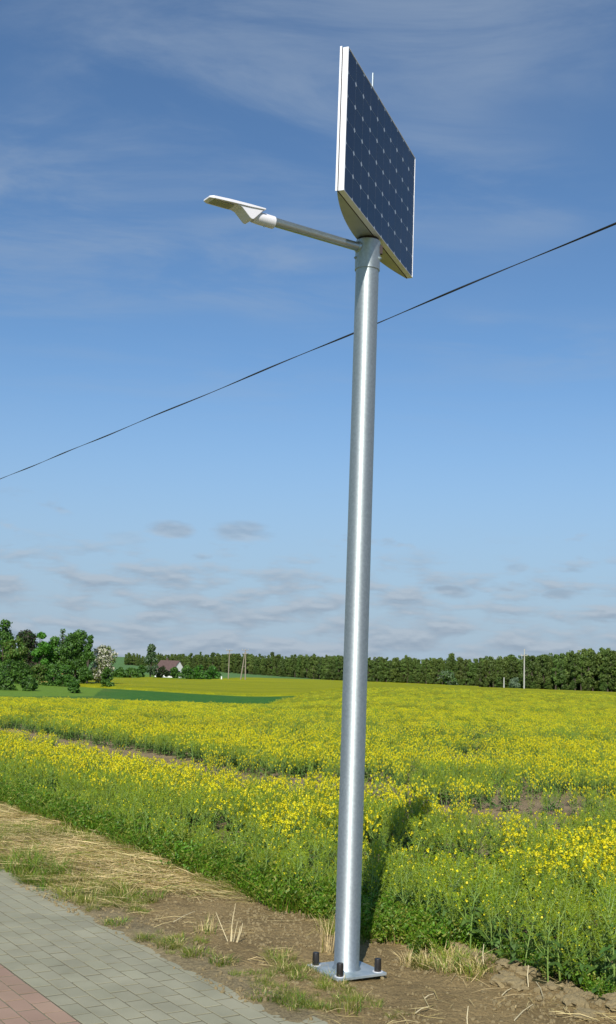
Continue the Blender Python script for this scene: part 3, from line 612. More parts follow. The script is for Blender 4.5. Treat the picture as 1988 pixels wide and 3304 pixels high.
def build_canopy():
    cmt = canopy_material()
    def sheet(name, label, r0, r1f, a0, a1, hgt, step, r0f=None):
        rs = [r0]
        while rs[-1] < 430 and rs[-1] < r1f(0)*3: rs.append(rs[-1]*step)
        rs = np.array(rs); azs = np.arange(a0, a1+.01, .2); Rr, A = np.meshgrid(rs, azs, indexing='ij'); end = np.array([r1f(a) for a in azs])[None, :]
        st0 = np.array([float(r0f(a)) if r0f else r0 for a in azs])[None, :]+0*Rr; Rr = np.maximum(np.minimum(Rr, end), np.minimum(st0, end)); X = Rr*np.sin(np.radians(A)); Y = Rr*np.cos(np.radians(A)); x = X.ravel(); y = Y.ravel()
        Z = ground_z(x, y)+hgt*(sst(0, r0*.05 if not r0f else 3.0, (Rr-st0).ravel()))-.04+.10*(fbm(x*.9, y*.9, 101)-.5); Z = np.where(Rr.ravel() >= np.repeat(end, len(rs), 0).ravel()-.01, ground_z(x, y)-.05, Z)
        na = len(azs); fs = [(i*na+j, (i+1)*na+j, (i+1)*na+j+1, i*na+j+1) for i in range(len(rs)-1) for j in range(na-1) if not (Rr[i, j] >= end[0, j]-1e-6 and Rr[i+1, j] >= end[0, j]-1e-6 and Rr[i, j+1] >= end[0, j+1]-1e-6)]
        me = bpy.data.meshes.new(name); me.from_pydata(np.column_stack([x, y, Z]).tolist(), [], fs); me.materials.append(cmt); me.polygons.foreach_set('use_smooth', [True]*len(fs)); me.update()
        tag(link(name, me), label, None, None, 'stuff')
    sheet('rapeseed_canopy', 'far part of the yellow rape field up to the wood', 46, lambda a: float(field_end(a)), -25, 25, .36, 1.012)
    sheet('distant_rapeseed', 'second yellow rape field beyond the green hollow', 160, lambda a: (318+6*math.sin(a*1.3)+95*float(sst(-5, -2, a))) if a > -8 else 318-(-8-a)*28, -11.4, 9.0, .42, 1.012, far_start)
build_canopy()

# individual plants standing along the soil edge
def build_front_plants():
    rr = random.Random(77); G = 'rape plants along the edge of the field'
    sets = []
    for i in range(8):
        parts = rape_parts(700+i, False, .56+.045*(i % 4), 1.0); sets.append([p.mesh(n_, m_) for p, n_, m_ in zip(parts, ('stem', 'leaves', 'pods', 'petals'), RM)])
    n = 0
    for k in range(92):
        s = 3.2+k*.098+rr.uniform(-.04, .04)
        f = 5.42 if s < 7.6 else 5.14
        if 6.4 < s < 7.6: f = 5.50
        t = f+rr.uniform(0, .22); x, y = xy(s, t)
        if abs(math.degrees(math.atan2(x, y))) > 17: continue
        rt = empty('rape_plant', (x, y, gz(x, y)-.012), rr.uniform(0, 6.28)); sc = rr.uniform(.62, .95)*(.80 if s > 7.6 else 1.0); rt.scale = (sc, sc, sc); rt.rotation_euler = (rr.gauss(0, .07), rr.gauss(0, .07), rr.uniform(0, 6.28))
        tag(rt, 'green oilseed rape plant with thin pods standing at the bare soil edge', 'plant', G)
        for nm, me in zip(('stem', 'leaves', 'pods', 'petals'), sets[rr.randrange(8)]):
            if len(me.polygons):
                o = link(nm, me, rt)
                if nm != 'stem': tag(o, kind='stuff')
        n += 1
build_front_plants()

# ------------------------------------------------------------------ grasses, hay, straw
def tuft(seed, n, h, rad, mats_w, lean=.5, w=.006, flat=0.0):
    rr = random.Random(seed); b = MB()
    for i in range(n):
        a = rr.uniform(0, 6.28); r = rad*math.sqrt(rr.random()); p = Vector((r*math.cos(a), r*math.sin(a), -.005)); da = a+rr.gauss(0, .8); o = Vector((math.cos(da), math.sin(da), 0)); hh = h*rr.uniform(.45, 1.1); ln = hh*lean*rr.uniform(.3, 1.6)
        p1 = p+Vector((0, 0, hh*.55))+o*ln*.3; p2 = p+Vector((0, 0, hh*(1-flat*.6)))+o*ln; sd = o.cross(Vector((0, 0, 1)))+Vector((rr.uniform(-.4, .4),)*3); sd.normalize(); ww = w*rr.uniform(.6, 1.3)
        b.ribbon([p, p1, p2], [ww, ww*.8, ww*.15], sd, rr.choices(range(len(mats_w)), mats_w)[0])
    return b
def weed(seed, h=.26, n=210):
    rr = random.Random(seed); b = MB()
    for q in range(7):
        a = rr.uniform(0, 6.28); o = Vector((math.cos(a), math.sin(a), 0)); ln = rr.uniform(.02, .12); hh = h*rr.uniform(.6, 1.1); p0 = Vector((0, 0, 0)); p1 = o*ln*.5+Vector((0, 0, hh*.6)); p2 = o*ln*1.4+Vector((0, 0, hh)); b.ribbon([p0, p1, p2], [.004, .003, .002], o.cross(Vector((0, 0, 1))))
        for k in range(n//7):
            u = rr.uniform(.12, 1); c = (p0.lerp(p1, u*2) if u < .5 else p1.lerp(p2, u*2-1))+Vector((rr.gauss(0, .016), rr.gauss(0, .016), rr.gauss(0, .008))); nv = Vector((rr.gauss(0, 1), rr.gauss(0, 1)-.3, rr.uniform(.2, 1.2))).normalized(); x = nv.cross(Vector((rr.uniform(-1, 1), rr.uniform(-1, 1), rr.uniform(-1, 1)))).normalized(); z = rr.uniform(.006, .0135)
            b.quad(c, x*z, nv.cross(x)*z*.42, 0 if rr.random() < .7 else 1)
    return b
def haypatch(seed, n, rad, weights, ang=0.0, spread=.7, up=.035):
    rr = random.Random(seed); b = MB()
    for i in range(n):
        a = rr.uniform(0, 6.28); r = rad*math.sqrt(rr.random()); c = Vector((r*math.cos(a), r*math.sin(a), rr.uniform(.0, up))); da = ang+rr.gauss(0, spread); o = Vector((math.cos(da), math.sin(da), rr.gauss(0, .10))); ln = rr.uniform(.04, .17); sd = o.cross(Vector((rr.gauss(0, .5), rr.gauss(0, .5), 1))).normalized(); bow = Vector((rr.gauss(0, .012), rr.gauss(0, .012), rr.uniform(0, .02)))
        ww = rr.uniform(.0024, .0055)
        b.ribbon([c-o*ln, c+bow, c+o*ln], [ww*.6, ww, ww*.4], sd, rr.choices(range(4), weights)[0])
    return b
GM = [M['grass'], M['grass2'], M['straw'], M['straw2']]
def build_grass():
    rr = np.random.RandomState(9)
    # lush green grass along the foot of the crop
    protos = [weed(900+i, .15+.025*i).mesh('weed', GM) for i in range(3)]+[tuft(903, 40, .20, .09, [8, 3, .4, .2], .9).mesh('tuft', GM)]+[tuft(910+i, 40, .13, .09, [2, 6, 2, 2], .9).mesh('tuft', GM) for i in range(3)]+[tuft(920+i, 30, .16, .07, [0, 1, 6, 3], .9).mesh('tuft', GM) for i in range(2)]+[tuft(930+i, 70, .085, .12, [4, 6, 1, .6], 1.5, .006).mesh('tuft', GM) for i in range(2)]
    P, Ro, S, I = [], [], [], []
    def sc(n, s0, s1, t0, t1, cond, pick, smin, smax, dz=0):
        s = rr.uniform(s0, s1, n); t = rr.uniform(t0, t1, n); k = cond(s, t) > rr.uniform(0, 1, n); s, t = s[k], t[k]
        x = D_[0]*s+N_[0]*t; y = D_[1]*s+N_[1]*t; m = len(s); q = rr.uniform(smin, smax, m)
        P.append(np.column_stack([x, y, ground_z(x, y)+dz])); Ro.append(np.column_stack([rr.normal(0, .12, m), rr.normal(0, .12, m), rr.uniform(0, 6.28, m)])); S.append(np.column_stack([q, q, q])); I.append(rr.choice(pick, m))
    one = lambda s, t: np.ones_like(s)
    fr = lambda s: np.where(s > 7.6, 5.0+.14*(fbm(s*1.3, s*0, 81)-.5), 5.40)
    sc(4200, 7.3, 22, 4.85, 5.75, lambda s, t: (t > fr(s))*(.95-.6*sst(5.3, 5.75, t)), [0, 1, 2, 0, 1, 2, 3], .7, 1.35)
    sc(460, 5.9, 7.6, 5.05, 5.8, lambda s, t: (t > 5.14+.12*np.sin(s*9))*sst(5.9, 6.7, s)*.95, [0, 1, 2, 0, 1, 2, 3], .7, 1.2)
    sc(420, 4.0, 6.2, 5.45, 6.0, lambda s, t: .35*one(s, t), [0, 1, 2], .5, .9)
    sc(500, 5.6, 9, 4.92, 5.3, lambda s, t: .5*sst(.42, .6, fbm(s*3, t*3, 131)), [4, 5, 9, 10, 8], .5, .9)
    # mixed short grass in the hay and along the path edge
    sc(2300, 8.3, 24, 3.62, 5.1, lambda s, t: sst(8.2, 9.2, s)*sst(.40, .58, fbm(s*1.5, t*1.8, 133)), [4, 5, 6, 9, 10, 9], .5, 1.0)
    sc(700, 8.0, 22, 3.58, 3.95, lambda s, t: sst(.40, .55, fbm(s*1.8, t*2, 135))*sst(7.9, 8.8, s), [4, 9, 10, 9, 3], .5, 1.0)
    sc(620, 4.3, 8.9, 3.56, 4.3, lambda s, t: sst(.48, .62, fbm(s*1.7, t*2.4, 137)), [9, 10, 4], .25, .5)
    instancer('verge_grass', 'green and dry grass along the foot of the rape field', protos, np.vstack(P), np.vstack(Ro), np.vstack(S), np.concatenate(I))
    # mown hay
    P, Ro, S, I = [], [], [], []
    protos = [haypatch(950+i, 70, .24, [.4, 1.6, 5, 3], .0, .55, .04).mesh('hay', GM) for i in range(4)]+[haypatch(960+i, 9, .25, [0, 0, 3, 3], 0, 1.2, .006).mesh('hay', GM) for i in range(3)]
    n = 1400; s = rr.uniform(8.0, 26, n); t = rr.uniform(3.72, 5.15, n); cover = sst(8.1, 9.2, s+.9*(fbm(s*1.2, t*1.6, 141)-.5)+.25*(t-4.3)); k = cover*(.35+.9*sst(.35, .55, fbm(s*1.1, t*1.9, 143))) > rr.uniform(0, 1, n); s, t = s[k], t[k]
    x = D_[0]*s+N_[0]*t; y = D_[1]*s+N_[1]*t; m = len(s); P.append(np.column_stack([x, y, ground_z(x, y)+.006])); Ro.append(np.column_stack([rr.normal(0, .06, m), rr.normal(0, .06, m), rr.normal(R(-12), .35, m)])); q = rr.uniform(.8, 1.3, m); S.append(np.column_stack([q, q, q])); I.append(rr.choice([0, 1, 2, 3], m))
    n = 130; s = rr.uniform(3.5, 9.4, n); t = rr.uniform(3.75, 5.4, n); k = rr.uniform(0, 1, n) < .25+.6*sst(4.7, 5.3, t); s, t = s[k], t[k]
    x = D_[0]*s+N_[0]*t; y = D_[1]*s+N_[1]*t; m = len(s); P.append(np.column_stack([x, y, ground_z(x, y)+.012])); Ro.append(np.column_stack([0*s, 0*s, rr.uniform(0, 6.28, m)])); q = rr.uniform(.6, 1.1, m); S.append(np.column_stack([q, q, q])); I.append(rr.choice([4, 5, 6], m))
    instancer('mown_hay', 'mown dry hay strewn over the verge beside the grey path', protos, np.vstack(P), np.vstack(Ro), np.vstack(S), np.concatenate(I))
build_grass()

# crumbs of soil and small stones
def lump(seed, r=1.0, sub=2, squash=.7, mat_=None, rough=.35):
    import bmesh
    bm = bmesh.new(); bmesh.ops.create_icosphere(bm, subdivisions=sub, radius=r); rr = random.Random(seed); ox, oy = rr.uniform(0, 99), rr.uniform(0, 99)
    for v in bm.verts:
        k = 1+rough*2*(float(fbm(np.array([v.co.x*1.3+ox+v.co.z]), np.array([v.co.y*1.3+oy-v.co.z*.7]), seed)[0])-.5)+rough*.8*(float(noise(np.array([v.co.x*4+ox+v.co.z*3]), np.array([v.co.y*4+oy+v.co.z*2]), seed)[0])-.5)
        v.co *= k; v.co.z *= squash
    me = bpy.data.meshes.new('lump'); bm.to_mesh(me); bm.free(); me.materials.append(mat_ or M['clod']); me.update(); return me
def build_soil_bits():
    rr = np.random.RandomState(21); protos = [lump(i, 1, 1, .7) for i in range(5)]
    n = 15000; s = rr.uniform(3.3, 9.6, n); t = rr.uniform(3.45, 5.75, n); k = rr.uniform(0, 1, n) < .25*sst(3.4, 3.75, t)+.7*sst(.45, .62, fbm(s*2, t*2, 151)); s, t = s[k], t[k]; x = D_[0]*s+N_[0]*t; y = D_[1]*s+N_[1]*t; m = len(s)
    q = .004+.015*rr.uniform(0, 1, m)**3; q = q*np.where(t > 5.2, 1.7, 1)
    instancer('soil_crumbs', 'loose soil crumbs and small stones on the bare ground', protos, np.column_stack([x, y, np.maximum(ground_z(x, y), np.where(t < 3.72, 0, -9))+q*.2]), np.column_stack([rr.uniform(0, 6, m), rr.uniform(0, 6, m), rr.uniform(0, 6, m)]), np.column_stack([q, q, q]), rr.randint(0, 5, m))
    r2 = random.Random(31); big = [lump(40+i, 1, 3, .62, rough=.5) for i in range(5)]
    for i in range(34):
        s = r2.uniform(3.9, 6.5); t = 5.33+r2.gauss(0, .10); x, y = xy(s, t)
        o = link('soil_clod', big[r2.randrange(5)], None, (x, y, gz(x, y)+.008), (0, 0, r2.uniform(0, 6.28))); q = r2.uniform(.022, .075); o.scale = (q*1.2, q, q*.85)
        tag(o, 'rough clod of dry brown soil at the foot of the rape plants', 'soil clod', 'soil clods along the crop edge')
build_soil_bits()

# single dead stalks, straws and grass tufts on the bare soil
def ground_at_px(xpx, ypx):
    f, p, r = 3566.6, .1432, .0366; a0, b0 = xpx-994, 1652-ypx; a = a0*math.cos(r)-b0*math.sin(r); b = a0*math.sin(r)+b0*math.cos(r)
    d = (a, f*math.cos(p)-b*math.sin(p), f*math.sin(p)+b*math.cos(p)); k = -CAM_H/d[2]; return d[0]*k, d[1]*k
def build_single_stalks():
    x, y = ground_at_px(738, 3052); b = MB(); V = Vector
    for bx, tip, w in ((0, (-.10, .0, .20), .006), (.01, (.035, .02, .26), .006), (.03, (.055, .0, .14), .005), (.05, (.075, 0, .11), .008), (.055, (.09, .02, .13), .007), (.02, (.02, 0, .09), .008)):
        p0 = V((bx, 0, -.01)); tp = V(tip); b.ribbon([p0, p0.lerp(tp, .5)+V((bx*.3-.008, 0, .015)), tp], [w, w*.9, w*.4], V((1, .25, .1)).normalized()); b.ribbon([p0, p0.lerp(tp, .5)+V((bx*.3-.008, 0, .015)), tp], [w, w*.8, w*.3], V((.1, 1, .1)).normalized())
    tag(link('dead_stalks', b.mesh('dead_stalks', M['strawpale']), None, (x, y, gz(x, y))), 'bleached cut stalks of a dead plant standing by the path edge', 'dead plant')
    x, y = ground_at_px(1058, 3078); t_ = tuft(61, 26, .24, .05, [0, 1, 6, 2], .35, .005).mesh('dry_grass_tuft', GM)
    tag(link('dry_grass_tuft', t_, None, (x, y, gz(x, y))), 'wispy dry grass tuft just beside the steel pole', 'grass tuft')
    rr = random.Random(3)
    for (xp, yp, h, kind, lab) in [(1265, 3035, .14, [0, 1, 6, 3], 'straw coloured grass tuft at the edge of the pole shadow'), (1480, 3065, .11, [0, 3, 4, 3], 'straw coloured grass tuft below the green rape plants'), (1130, 3262, .11, [3, 5, 1, 1], 'green grass tuft in front of the base plate'), (945, 3238, .075, [4, 5, .5, .5], 'low green tuft between base plate and path'), (850, 3222, .05, [4, 4, 1, 1], 'flat green weed growing on the path edge'), (720, 3120, .07, [3, 6, 1, 1], 'dense olive tuft growing out of the path edge'), (548, 3062, .05, [3, 5, 1, 2], 'small weed clump lying on the grey pavers'), (640, 3090, .05, [2, 5, 1, 1], 'small olive weed on the sandy path edge'), (375, 2985, .06, [3, 5, 1, 1], 'weed clump spilling over the paver edge'), (660, 3020, .12, [2, 5, 3, 1], 'mixed dry and green tuft beside the bleached stalks')]:
        x, y = ground_at_px(xp, yp); b = tuft(int(xp), 150 if h < .1 else 45, h, .10 if h < .1 else .08, kind, 1.0 if h < .1 else .6, .0045, .4 if h < .1 else 0)
        tag(link('grass_tuft', b.mesh('grass_tuft', GM), None, (x, y, max(gz(x, y), -.002) if h < .08 else gz(x, y))), lab, 'grass tuft', 'single tufts on the bare verge')
    for i, (x0, y0, x1, y1) in enumerate([(1705, 3192, 1702, 3122), (1575, 3105, 1660, 3142), (1560, 3132, 1562, 3104), (1510, 3330, 1508, 3270), (1660, 3285, 1720, 3240), (1390, 3105, 1450, 3085), (1620, 3208, 1655, 3190), (1370, 3218, 1400, 3210), (1725, 3118, 1752, 3108), (1340, 3265, 1385, 3250), (560, 2990, 640, 2955), (1730, 3180, 1752, 3232)]):
        xa, ya = ground_at_px(x0, y0); xb, yb = ground_at_px(x1, y1); ln = min(math.hypot(xb-xa, yb-ya), .35); a = math.atan2(yb-ya, xb-xa); up = .12 if i in (0, 2, 3) else .012
        if up > .1: ln = .04
        b = MB(); b.tube([(0, 0, 0), (ln*.5, .006, up*.5+.004), (ln, 0, up)], [.0032, .003, .002], 5)
        tag(link('straw_stalk', b.mesh('straw_stalk', M['strawpale']), None, (xa, ya, gz(xa, ya)+.012), (0, 0, a)), 'pale dry straw standing upright in the bare soil' if up > .1 else 'pale dry straw lying on the bare soil', 'straw', 'upright straws' if up > .1 else 'straws lying on the soil')
build_single_stalks()

# ------------------------------------------------------------------ trees and shrubs
def tree_meshes(seed, h, w, leaf, nleaf=2600, lsz=.20, base=.16, shape='round', gaps=.0, second=None, droop=0.0):
    rr = random.Random(seed); nr = np.random.RandomState(seed); tr = MB(); th = h*.82
    bend = [Vector((rr.gauss(0, .02)*h*u, rr.gauss(0, .02)*h*u, th*u)) for u in (0, .25, .5, .75, 1)]
    r0 = .022*h+.03; tr.tube(bend, [r0, r0*.8, r0*.6, r0*.4, r0*.12], 7)
    nb = 9 if shape != 'bush' else 6; blobs = []
    for i in range(26 if shape != 'bush' else 16):
        u = rr.random()**(.85)
        if shape == 'round': rad = math.sqrt(max(0, 1-(2*u-1)**2))*.9+.12
        elif shape == 'tall': rad = (.55+.45*math.sin(math.pi*min(1, u*1.1)))*(1-u*.55)
        elif shape == 'cone': rad = (1-u)*.95+.08
        else: rad = math.sqrt(max(0, 1-u*u))
        a = rr.uniform(0, 6.28); q = math.sqrt(rr.random())*.78*rad*w/2
        c = Vector((q*math.cos(a), q*math.sin(a), h*(base+(1-base)*u*.9)+.02*h)); br = w*rr.uniform(.15, .27)*(.65+.35*rad); blobs.append((c, br))
        if i < nb:
            p0 = bend[1].lerp(bend[3], rr.random()) if shape != 'bush' else bend[0]; mid = p0.lerp(c, .5)+Vector((0, 0, -.03*h)); tr.tube([p0, mid, c], [r0*.35, r0*.22, r0*.08], 5, caps=False)
    n = int(nleaf); bi = nr.choice(len(blobs), n, p=np.array([b[1]**2 for b in blobs])/sum(b[1]**2 for b in blobs))
    cc = np.array([blobs[i][0] for i in bi]); br = np.array([blobs[i][1] for i in bi])
    d = nr.normal(0, 1, (n, 3)); d /= np.linalg.norm(d, axis=1)[:, None]; k = nr.uniform(.35, 1.0, n)**.45*(1+.12*nr.normal(0, 1, n)); P = cc+d*(br*k)[:, None]*np.array([1, 1, .82]); P[:, 2] -= droop*np.abs(nr.normal(0, 1, n))*br
    P[:, 2] = np.maximum(P[:, 2], .04*h)
    a = d+nr.normal(0, .7, (n, 3)); a /= np.linalg.norm(a, axis=1)[:, None]; t1 = np.cross(a, nr.normal(0, 1, (n, 3))); t1 /= np.linalg.norm(t1, axis=1)[:, None]; t2 = np.cross(a, t1); sz = (lsz*nr.uniform(.55, 1.35, n))[:, None]
    q = np.stack([P-t1*sz, P-t2*sz*.55, P+t1*sz, P+t2*sz*.55], 1).reshape(-1, 3)
    me = bpy.data.meshes.new('crown'); me.from_pydata(q.tolist(), [], [(4*i, 4*i+1, 4*i+2, 4*i+3) for i in range(n)]); me.materials.append(leaf)
    if second: me.materials.append(second); me.polygons.foreach_set('material_index', (nr.uniform(0, 1, n) < .42).astype(int).tolist())
    me.update(); return tr.mesh('trunk', M['bark']), me
def plant_tree(name, label, cat, xpx, ytop, wpx, r, leaf, shape, seed, group=None, base=.06, nleaf=2900, second=None, lsz=.20, kinds=('trunk', 'crown')):
    a = az_of(xpx); x, y = polar(a, r); z = gz(x, y); h = CAM_H+r*math.tan(el_of(xpx, ytop))-z; w = wpx*r/3567
    t, c = tree_meshes(seed, h, w, leaf, int(nleaf*1.7) if nleaf > 600 else nleaf, lsz*1.15, base, shape, second=second)
    rt = empty(name, (x, y, z-.05)); tag(rt, label, cat, group); link(kinds[0], t, rt); link(kinds[1], c, rt); return rt
def build_trees():
    G1 = 'trees around the farmstead'
    plant_tree('tree', 'tall dark narrow tree at the outer end of the farm grove', 'tree', 3, 2000, 95, 216, M['lf_dark'], 'tall', 1, G1, second=M['lf_mid'], nleaf=3200)
    plant_tree('tree', 'dark copper leaved tree rising behind the grove', 'tree', 70, 2030, 92, 230, M['lf_copper'], 'round', 2, G1, second=M['lf_dark'], nleaf=3200)
    plant_tree('tree', 'round bright green tree beside the dark copper tree', 'tree', 121, 2036, 62, 215, M['lf_bright'], 'round', 3, G1, nleaf=2200)
    plant_tree('tree', 'mid green tree between the bright round tree and the big dark one', 'tree', 160, 2052, 84, 218, M['lf_mid'], 'round', 4, G1, second=M['lf_bright'])
    plant_tree('tree', 'thin airy grey tree top sticking out above the grove', 'tree', 188, 2026, 46, 224, M['lf_grey'], 'tall', 5, G1, nleaf=420, second=M['lf_mid'], lsz=.17, base=.4)
    plant_tree('tree', 'largest dense green tree of the grove next to the blossoming tree', 'tree', 240, 2036, 122, 216, M['lf_mid'], 'round', 6, G1, second=M['lf_dark'], nleaf=4600, base=.08)
    plant_tree('tree', 'slim green tree leaning on the largest tree', 'tree', 279, 2042, 48, 210, M['lf_dark'], 'tall', 7, G1, second=M['lf_mid'], nleaf=1700)
    plant_tree('tree', 'light olive tree standing in front of the dark copper tree', 'tree', 42, 2052, 76, 210, M['lf_olive'], 'round', 8, G1, second=M['lf_mid'])
    plant_tree('blossoming_tree', 'spreading tree covered in white blossom', 'tree', 325, 2086, 92, 214, M['blossom'], 'round', 9, None, second=M['lf_olive'], nleaf=2600, base=.12)
    plant_tree('tree', 'lone grey green tree beside the house', 'tree', 487, 2073, 58, 335, M['lf_grey'], 'tall', 10, None, second=M['lf_dark'], nleaf=2400, lsz=.28, base=.03)
    G2 = 'shrubs below the farm grove'; B = ('branches', 'foliage')
    for i, (xp, yt, wp, r, m, lab) in enumerate([(14, 2166, 76, 172, 'lf_dark', 'big dark round shrub in the meadow at the grove end'), (93, 2180, 58, 171, 'lf_dark', 'dark rounded shrub standing alone in the meadow'), (234, 2180, 46, 168, 'lf_mid', 'egg shaped shrub at the corner of the green crop'),
        (60, 2128, 84, 206, 'lf_mid', 'wide shrub under the light olive tree'), (122, 2140, 66, 204, 'lf_olive', 'olive shrub under the round bright tree'), (170, 2130, 74, 200, 'lf_mid', 'bushy shrub under the middle of the grove'), (206, 2142, 60, 197, 'lf_mid', 'leafy shrub in front of the largest tree'), (268, 2142, 42, 206, 'lf_dark', 'dark shrub below the slim tree'), (20, 2120, 76, 207, 'lf_dark', 'dark shrub below the tall narrow tree'), (345, 2146, 42, 198, 'lf_mid', 'green shrub under the white blossom')]):
        plant_tree('shrub', lab, 'shrub', xp, yt, wp, r, M[m], 'bush', 30+i, G2, base=.0, nleaf=1300, second=M['lf_mid'] if m != 'lf_mid' else M['lf_dark'], lsz=.17, kinds=B)
    G3 = 'shrubs around the far house'
    for i, (xp, yt, wp, r, m, lab) in enumerate([(385, 2152, 46, 318, 'lf_mid', 'hedge shrub nearest the blossoming tree'), (420, 2149, 46, 320, 'lf_mid', 'hedge shrub between blossoming tree and lone tree'), (455, 2146, 46, 322, 'lf_dark', 'hedge shrub beside the lone grey tree'), (524, 2152, 44, 338, 'lf_copper', 'dark reddish shrub in front of the brown roof'), (562, 2152, 40, 341, 'lf_dark', 'small shrub in front of the white gable'), (604, 2148, 50, 334, 'lf_mid', 'round shrub beside the white gable'), (645, 2146, 60, 336, 'lf_bright', 'bright shrub between house and utility poles'), (688, 2150, 52, 338, 'lf_bright', 'bright shrub beside the first utility pole')]):
        plant_tree('shrub', lab, 'shrub', xp, yt, wp, r, M[m], 'bush', 60+i, G3, base=.0, nleaf=1100, second=M['lf_dark'] if m != 'lf_dark' else M['lf_mid'], lsz=.26, kinds=B)
    plant_tree('willow_shrub', 'pale grey green willow shrub beside the tall concrete pole', 'shrub', 1664, 2187, 50, 288, M['lf_grey'], 'bush', 80, None, base=0, nleaf=1000, lsz=.2, kinds=B)
    plant_tree('tree', 'pale leafy tree standing before the dark wood', 'tree', 1450, 2162, 62, 330, M['lf_grey'], 'round', 81, None, base=.02, nleaf=1500, second=M['lf_mid'], lsz=.26)
build_trees()
def build_forest():
    protos = []
    for i in range(7):
        h = 11.0; t, c = tree_meshes(200+i, h, 4.6 if i < 4 else 3.6, M['forest'], 1700, .30, .05, ('tall', 'cone', 'tall', 'round')[i % 4]); b = MB()
        b.add([v.co for v in t.vertices], [tuple(p.vertices) for p in t.polygons], 0); b.add([v.co for v in c.vertices], [tuple(p.vertices) for p in c.polygons], 1); protos.append(b.mesh('forest_tree', [M['bark'], M['forest']]))
    rr = np.random.RandomState(12); P, S, Ro, I = [], [], [], []
    azk = [-9, -6, -3, 0, 4, 8, 12, 16, 24]; rk = [600, 540, 500, 470, 410, 375, 345, 325, 310]
    topk = [.55, .70, .82, .88, .95, 1.02, 1.35, 1.86, 1.95]
    for row in range(5):
        a = -9.0
        while a < 24:
            r = float(np.interp(a, azk, rk))+row*7+rr.uniform(-3, 3); x, y = polar(a, r); z = gz(x, y)
            htop = CAM_H+r*math.tan(R(float(np.interp(a, azk, topk))+.13*(fbm(np.array([a*2.2]), np.array([2.]), 3)[0]-.5)*2))-z
            hh = htop*(1.0+rr.uniform(-.20, .05)+(rr.uniform(.05, .15) if rr.uniform() < .10 else 0)); k = hh/11.2
            P.append((x, y, z-.2)); S.append((k*rr.uniform(.8, 1.1), k*rr.uniform(.8, 1.1), k)); Ro.append((0, 0, rr.uniform(0, 6.28))); I.append(rr.randint(0, 7)); a += rr.uniform(.9, 1.9)/r*57.3
            if row == 0 and rr.uniform() < .8:      # scrub under the wood's edge
                P.append((x+rr.uniform(-2, 2), y-4, gz(x, y-4)-.3)); q = rr.uniform(.22, .36); S.append((q*1.8, q*1.5, q)); Ro.append((0, 0, rr.uniform(0, 6))); I.append(rr.randint(0, 7))
    instancer('forest', 'long dark green wood along the far side of the field', protos, P, Ro, S, I)
build_forest()

# ------------------------------------------------------------------ houses, utility poles
def build_house(name, label, xpx, r, L_, W_, wall_h, ridge_h, rot, wm, zoff=0):
    x, y = polar(az_of(xpx), r); z = gz(x, y)+zoff; rt = empty(name, (x, y, z), R(rot)); tag(rt, label, 'house')
    b = MB(); l, w = L_/2, W_/2
    vs = [(-l, -w, -.5), (l, -w, -.5), (l, w, -.5), (-l, w, -.5), (-l, -w, wall_h), (l, -w, wall_h), (l, w, wall_h), (-l, w, wall_h), (-l, 0, ridge_h), (l, 0, ridge_h)]
    b.add(vs, [(0, 1, 5, 4), (1, 2, 6, 9, 5), (2, 3, 7, 6), (3, 0, 4, 8, 7)]); link('wall', b.mesh('wall', wm), rt)
    b = MB(); e = .35; k = (ridge_h-wall_h)/w; th = .14
    for sg in (-1, 1):
        v0 = [(-l-e, sg*(w+e), wall_h-e*k+.05), (l+e*.4, sg*(w+e), wall_h-e*k+.05), (l+e*.4, 0, ridge_h+.05), (-l-e, 0, ridge_h+.05)]; b.add(v0+[(p[0], p[1], p[2]+th) for p in v0], [(0, 1, 2, 3), (7, 6, 5, 4), (0, 4, 5, 1), (1, 5, 6, 2), (2, 6, 7, 3), (3, 7, 4, 0)])
    rf = link('roof', b.mesh('roof', M['roof']), rt); b = MB(); b.box((-l*.4, .3, ridge_h+.3), (.5, .5, 1.1)); link('chimney', b.mesh('chimney', M['roof']), rf)
    for px_ in (-.5, .1, .6):
        b = MB(); b.box((px_*l, -w-.02, 1.4), (1.1, .06, 1.2)); link('window', b.mesh('window', M['dark']), rt)
    b = MB(); b.box((l+.02, .0, 1.5), (.06, 1.2, 1.2)); link('window', b.mesh('window', M['dark']), rt)
build_house('house', 'low house with brown roof and white gable', 549, 352, 7.4, 5.6, 2.3, 5.1, 0-34, M['wallwhite'])
build_house('house', 'yellow walled house hidden among the grove trees', 140, 232, 9, 7, 3.0, 5.5, 12, M['wallyellow'])
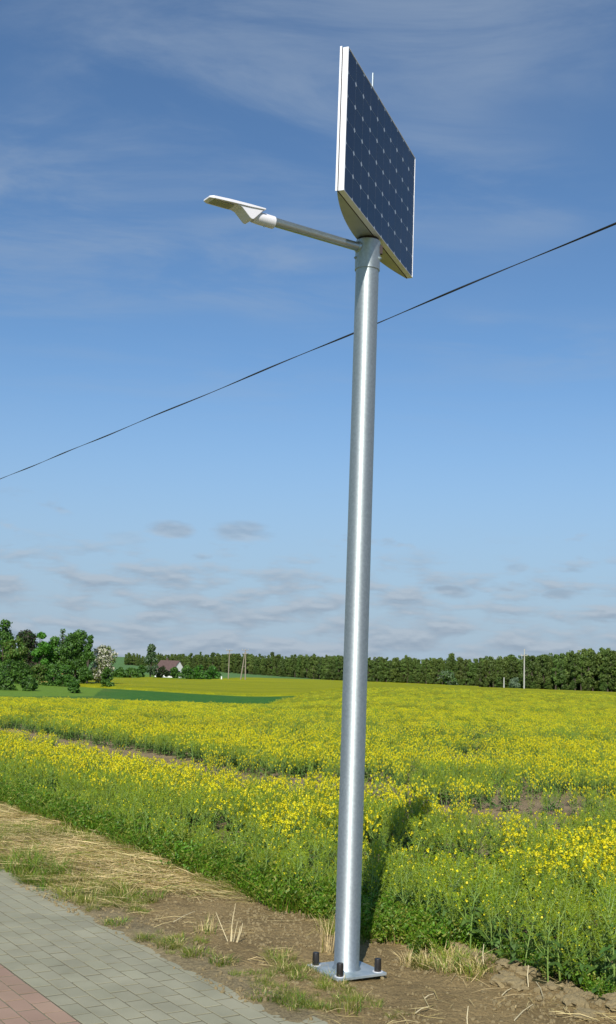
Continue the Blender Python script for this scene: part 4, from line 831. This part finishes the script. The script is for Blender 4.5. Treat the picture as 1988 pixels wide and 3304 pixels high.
def utility_pole(label, xpx, ytop, r, kind, name='utility_pole', cat='utility pole'):
    a = az_of(xpx); x, y = polar(a, r); z = gz(x, y); h = CAM_H+r*math.tan(el_of(xpx, ytop))-z; rt = empty(name, (x, y, z), R(-20)); tag(rt, label, cat, 'utility poles' if kind != 'post' else None); V = Vector
    m = M['concrete'] if kind in ('concrete', 'post') else M['wood']
    if kind == 'aframe':
        for sx, bx in ((-.1, -1.25), (.1, .35)): b = MB(); b.tube([(bx, 0, -.3), (sx, 0, h*.92)], [.20, .13], 10); link('leg', b.mesh('leg', m), rt)
        b = MB(); b.tube([(-.55, .12, h*.45), (.35, .12, h*.45)], .07, 6); link('brace', b.mesh('brace', m), rt)
        b = MB(); b.tube([(.0, 0, h*.88), (.0, 0, h)], [.1, .08], 8); link('pole_top', b.mesh('pole_top', m), rt)
    else:
        b = MB(); b.tube([(0, 0, -.3), (0, 0, h)], [.19, .12], 10); link('shaft', b.mesh('shaft', m), rt)
    if kind == 'post': return
    for zz, ln in (((h-.25, 2.0), (h-1.3, 1.3)) if kind != 'concrete' else ((h-1.5, 1.5),)):
        b = MB(); b.box((0, -.16, zz), (ln, .12, .14)); ca = link('crossarm', b.mesh('crossarm', m), rt)
        for q in (-.46, 0, .46):
            b = MB(); b.tube([(q*ln, -.16, zz+.07), (q*ln, -.16, zz+.20), (q*ln, -.16, zz+.36)], [.05, .08, .05], 8); link('insulator', b.mesh('insulator', M['porcelain']), ca)
utility_pole('single wooden utility pole with crossarms standing before the wood', 739, 2096, 336, 'single')
utility_pole('A-shaped double wooden utility pole', 790, 2095, 334, 'aframe')
utility_pole('tall pale concrete pole at the edge of the dark wood', 1692, 2096, 268, 'concrete')
utility_pole('short pale concrete post near the tall concrete pole', 1628, 2184, 268, 'post', 'concrete_post', 'post')
x, y = polar(az_of(717), 326); b = MB(); b.tube([(0, 0, -.1), (0, 0, .75), (0, 0, .9)], [.2, .18, .03], 8); tag(link('white_marker', b.mesh('white_marker', M['wallwhite']), None, (x, y, gz(x, y)+.35)), 'small white marker near the single wooden utility pole', 'marker')
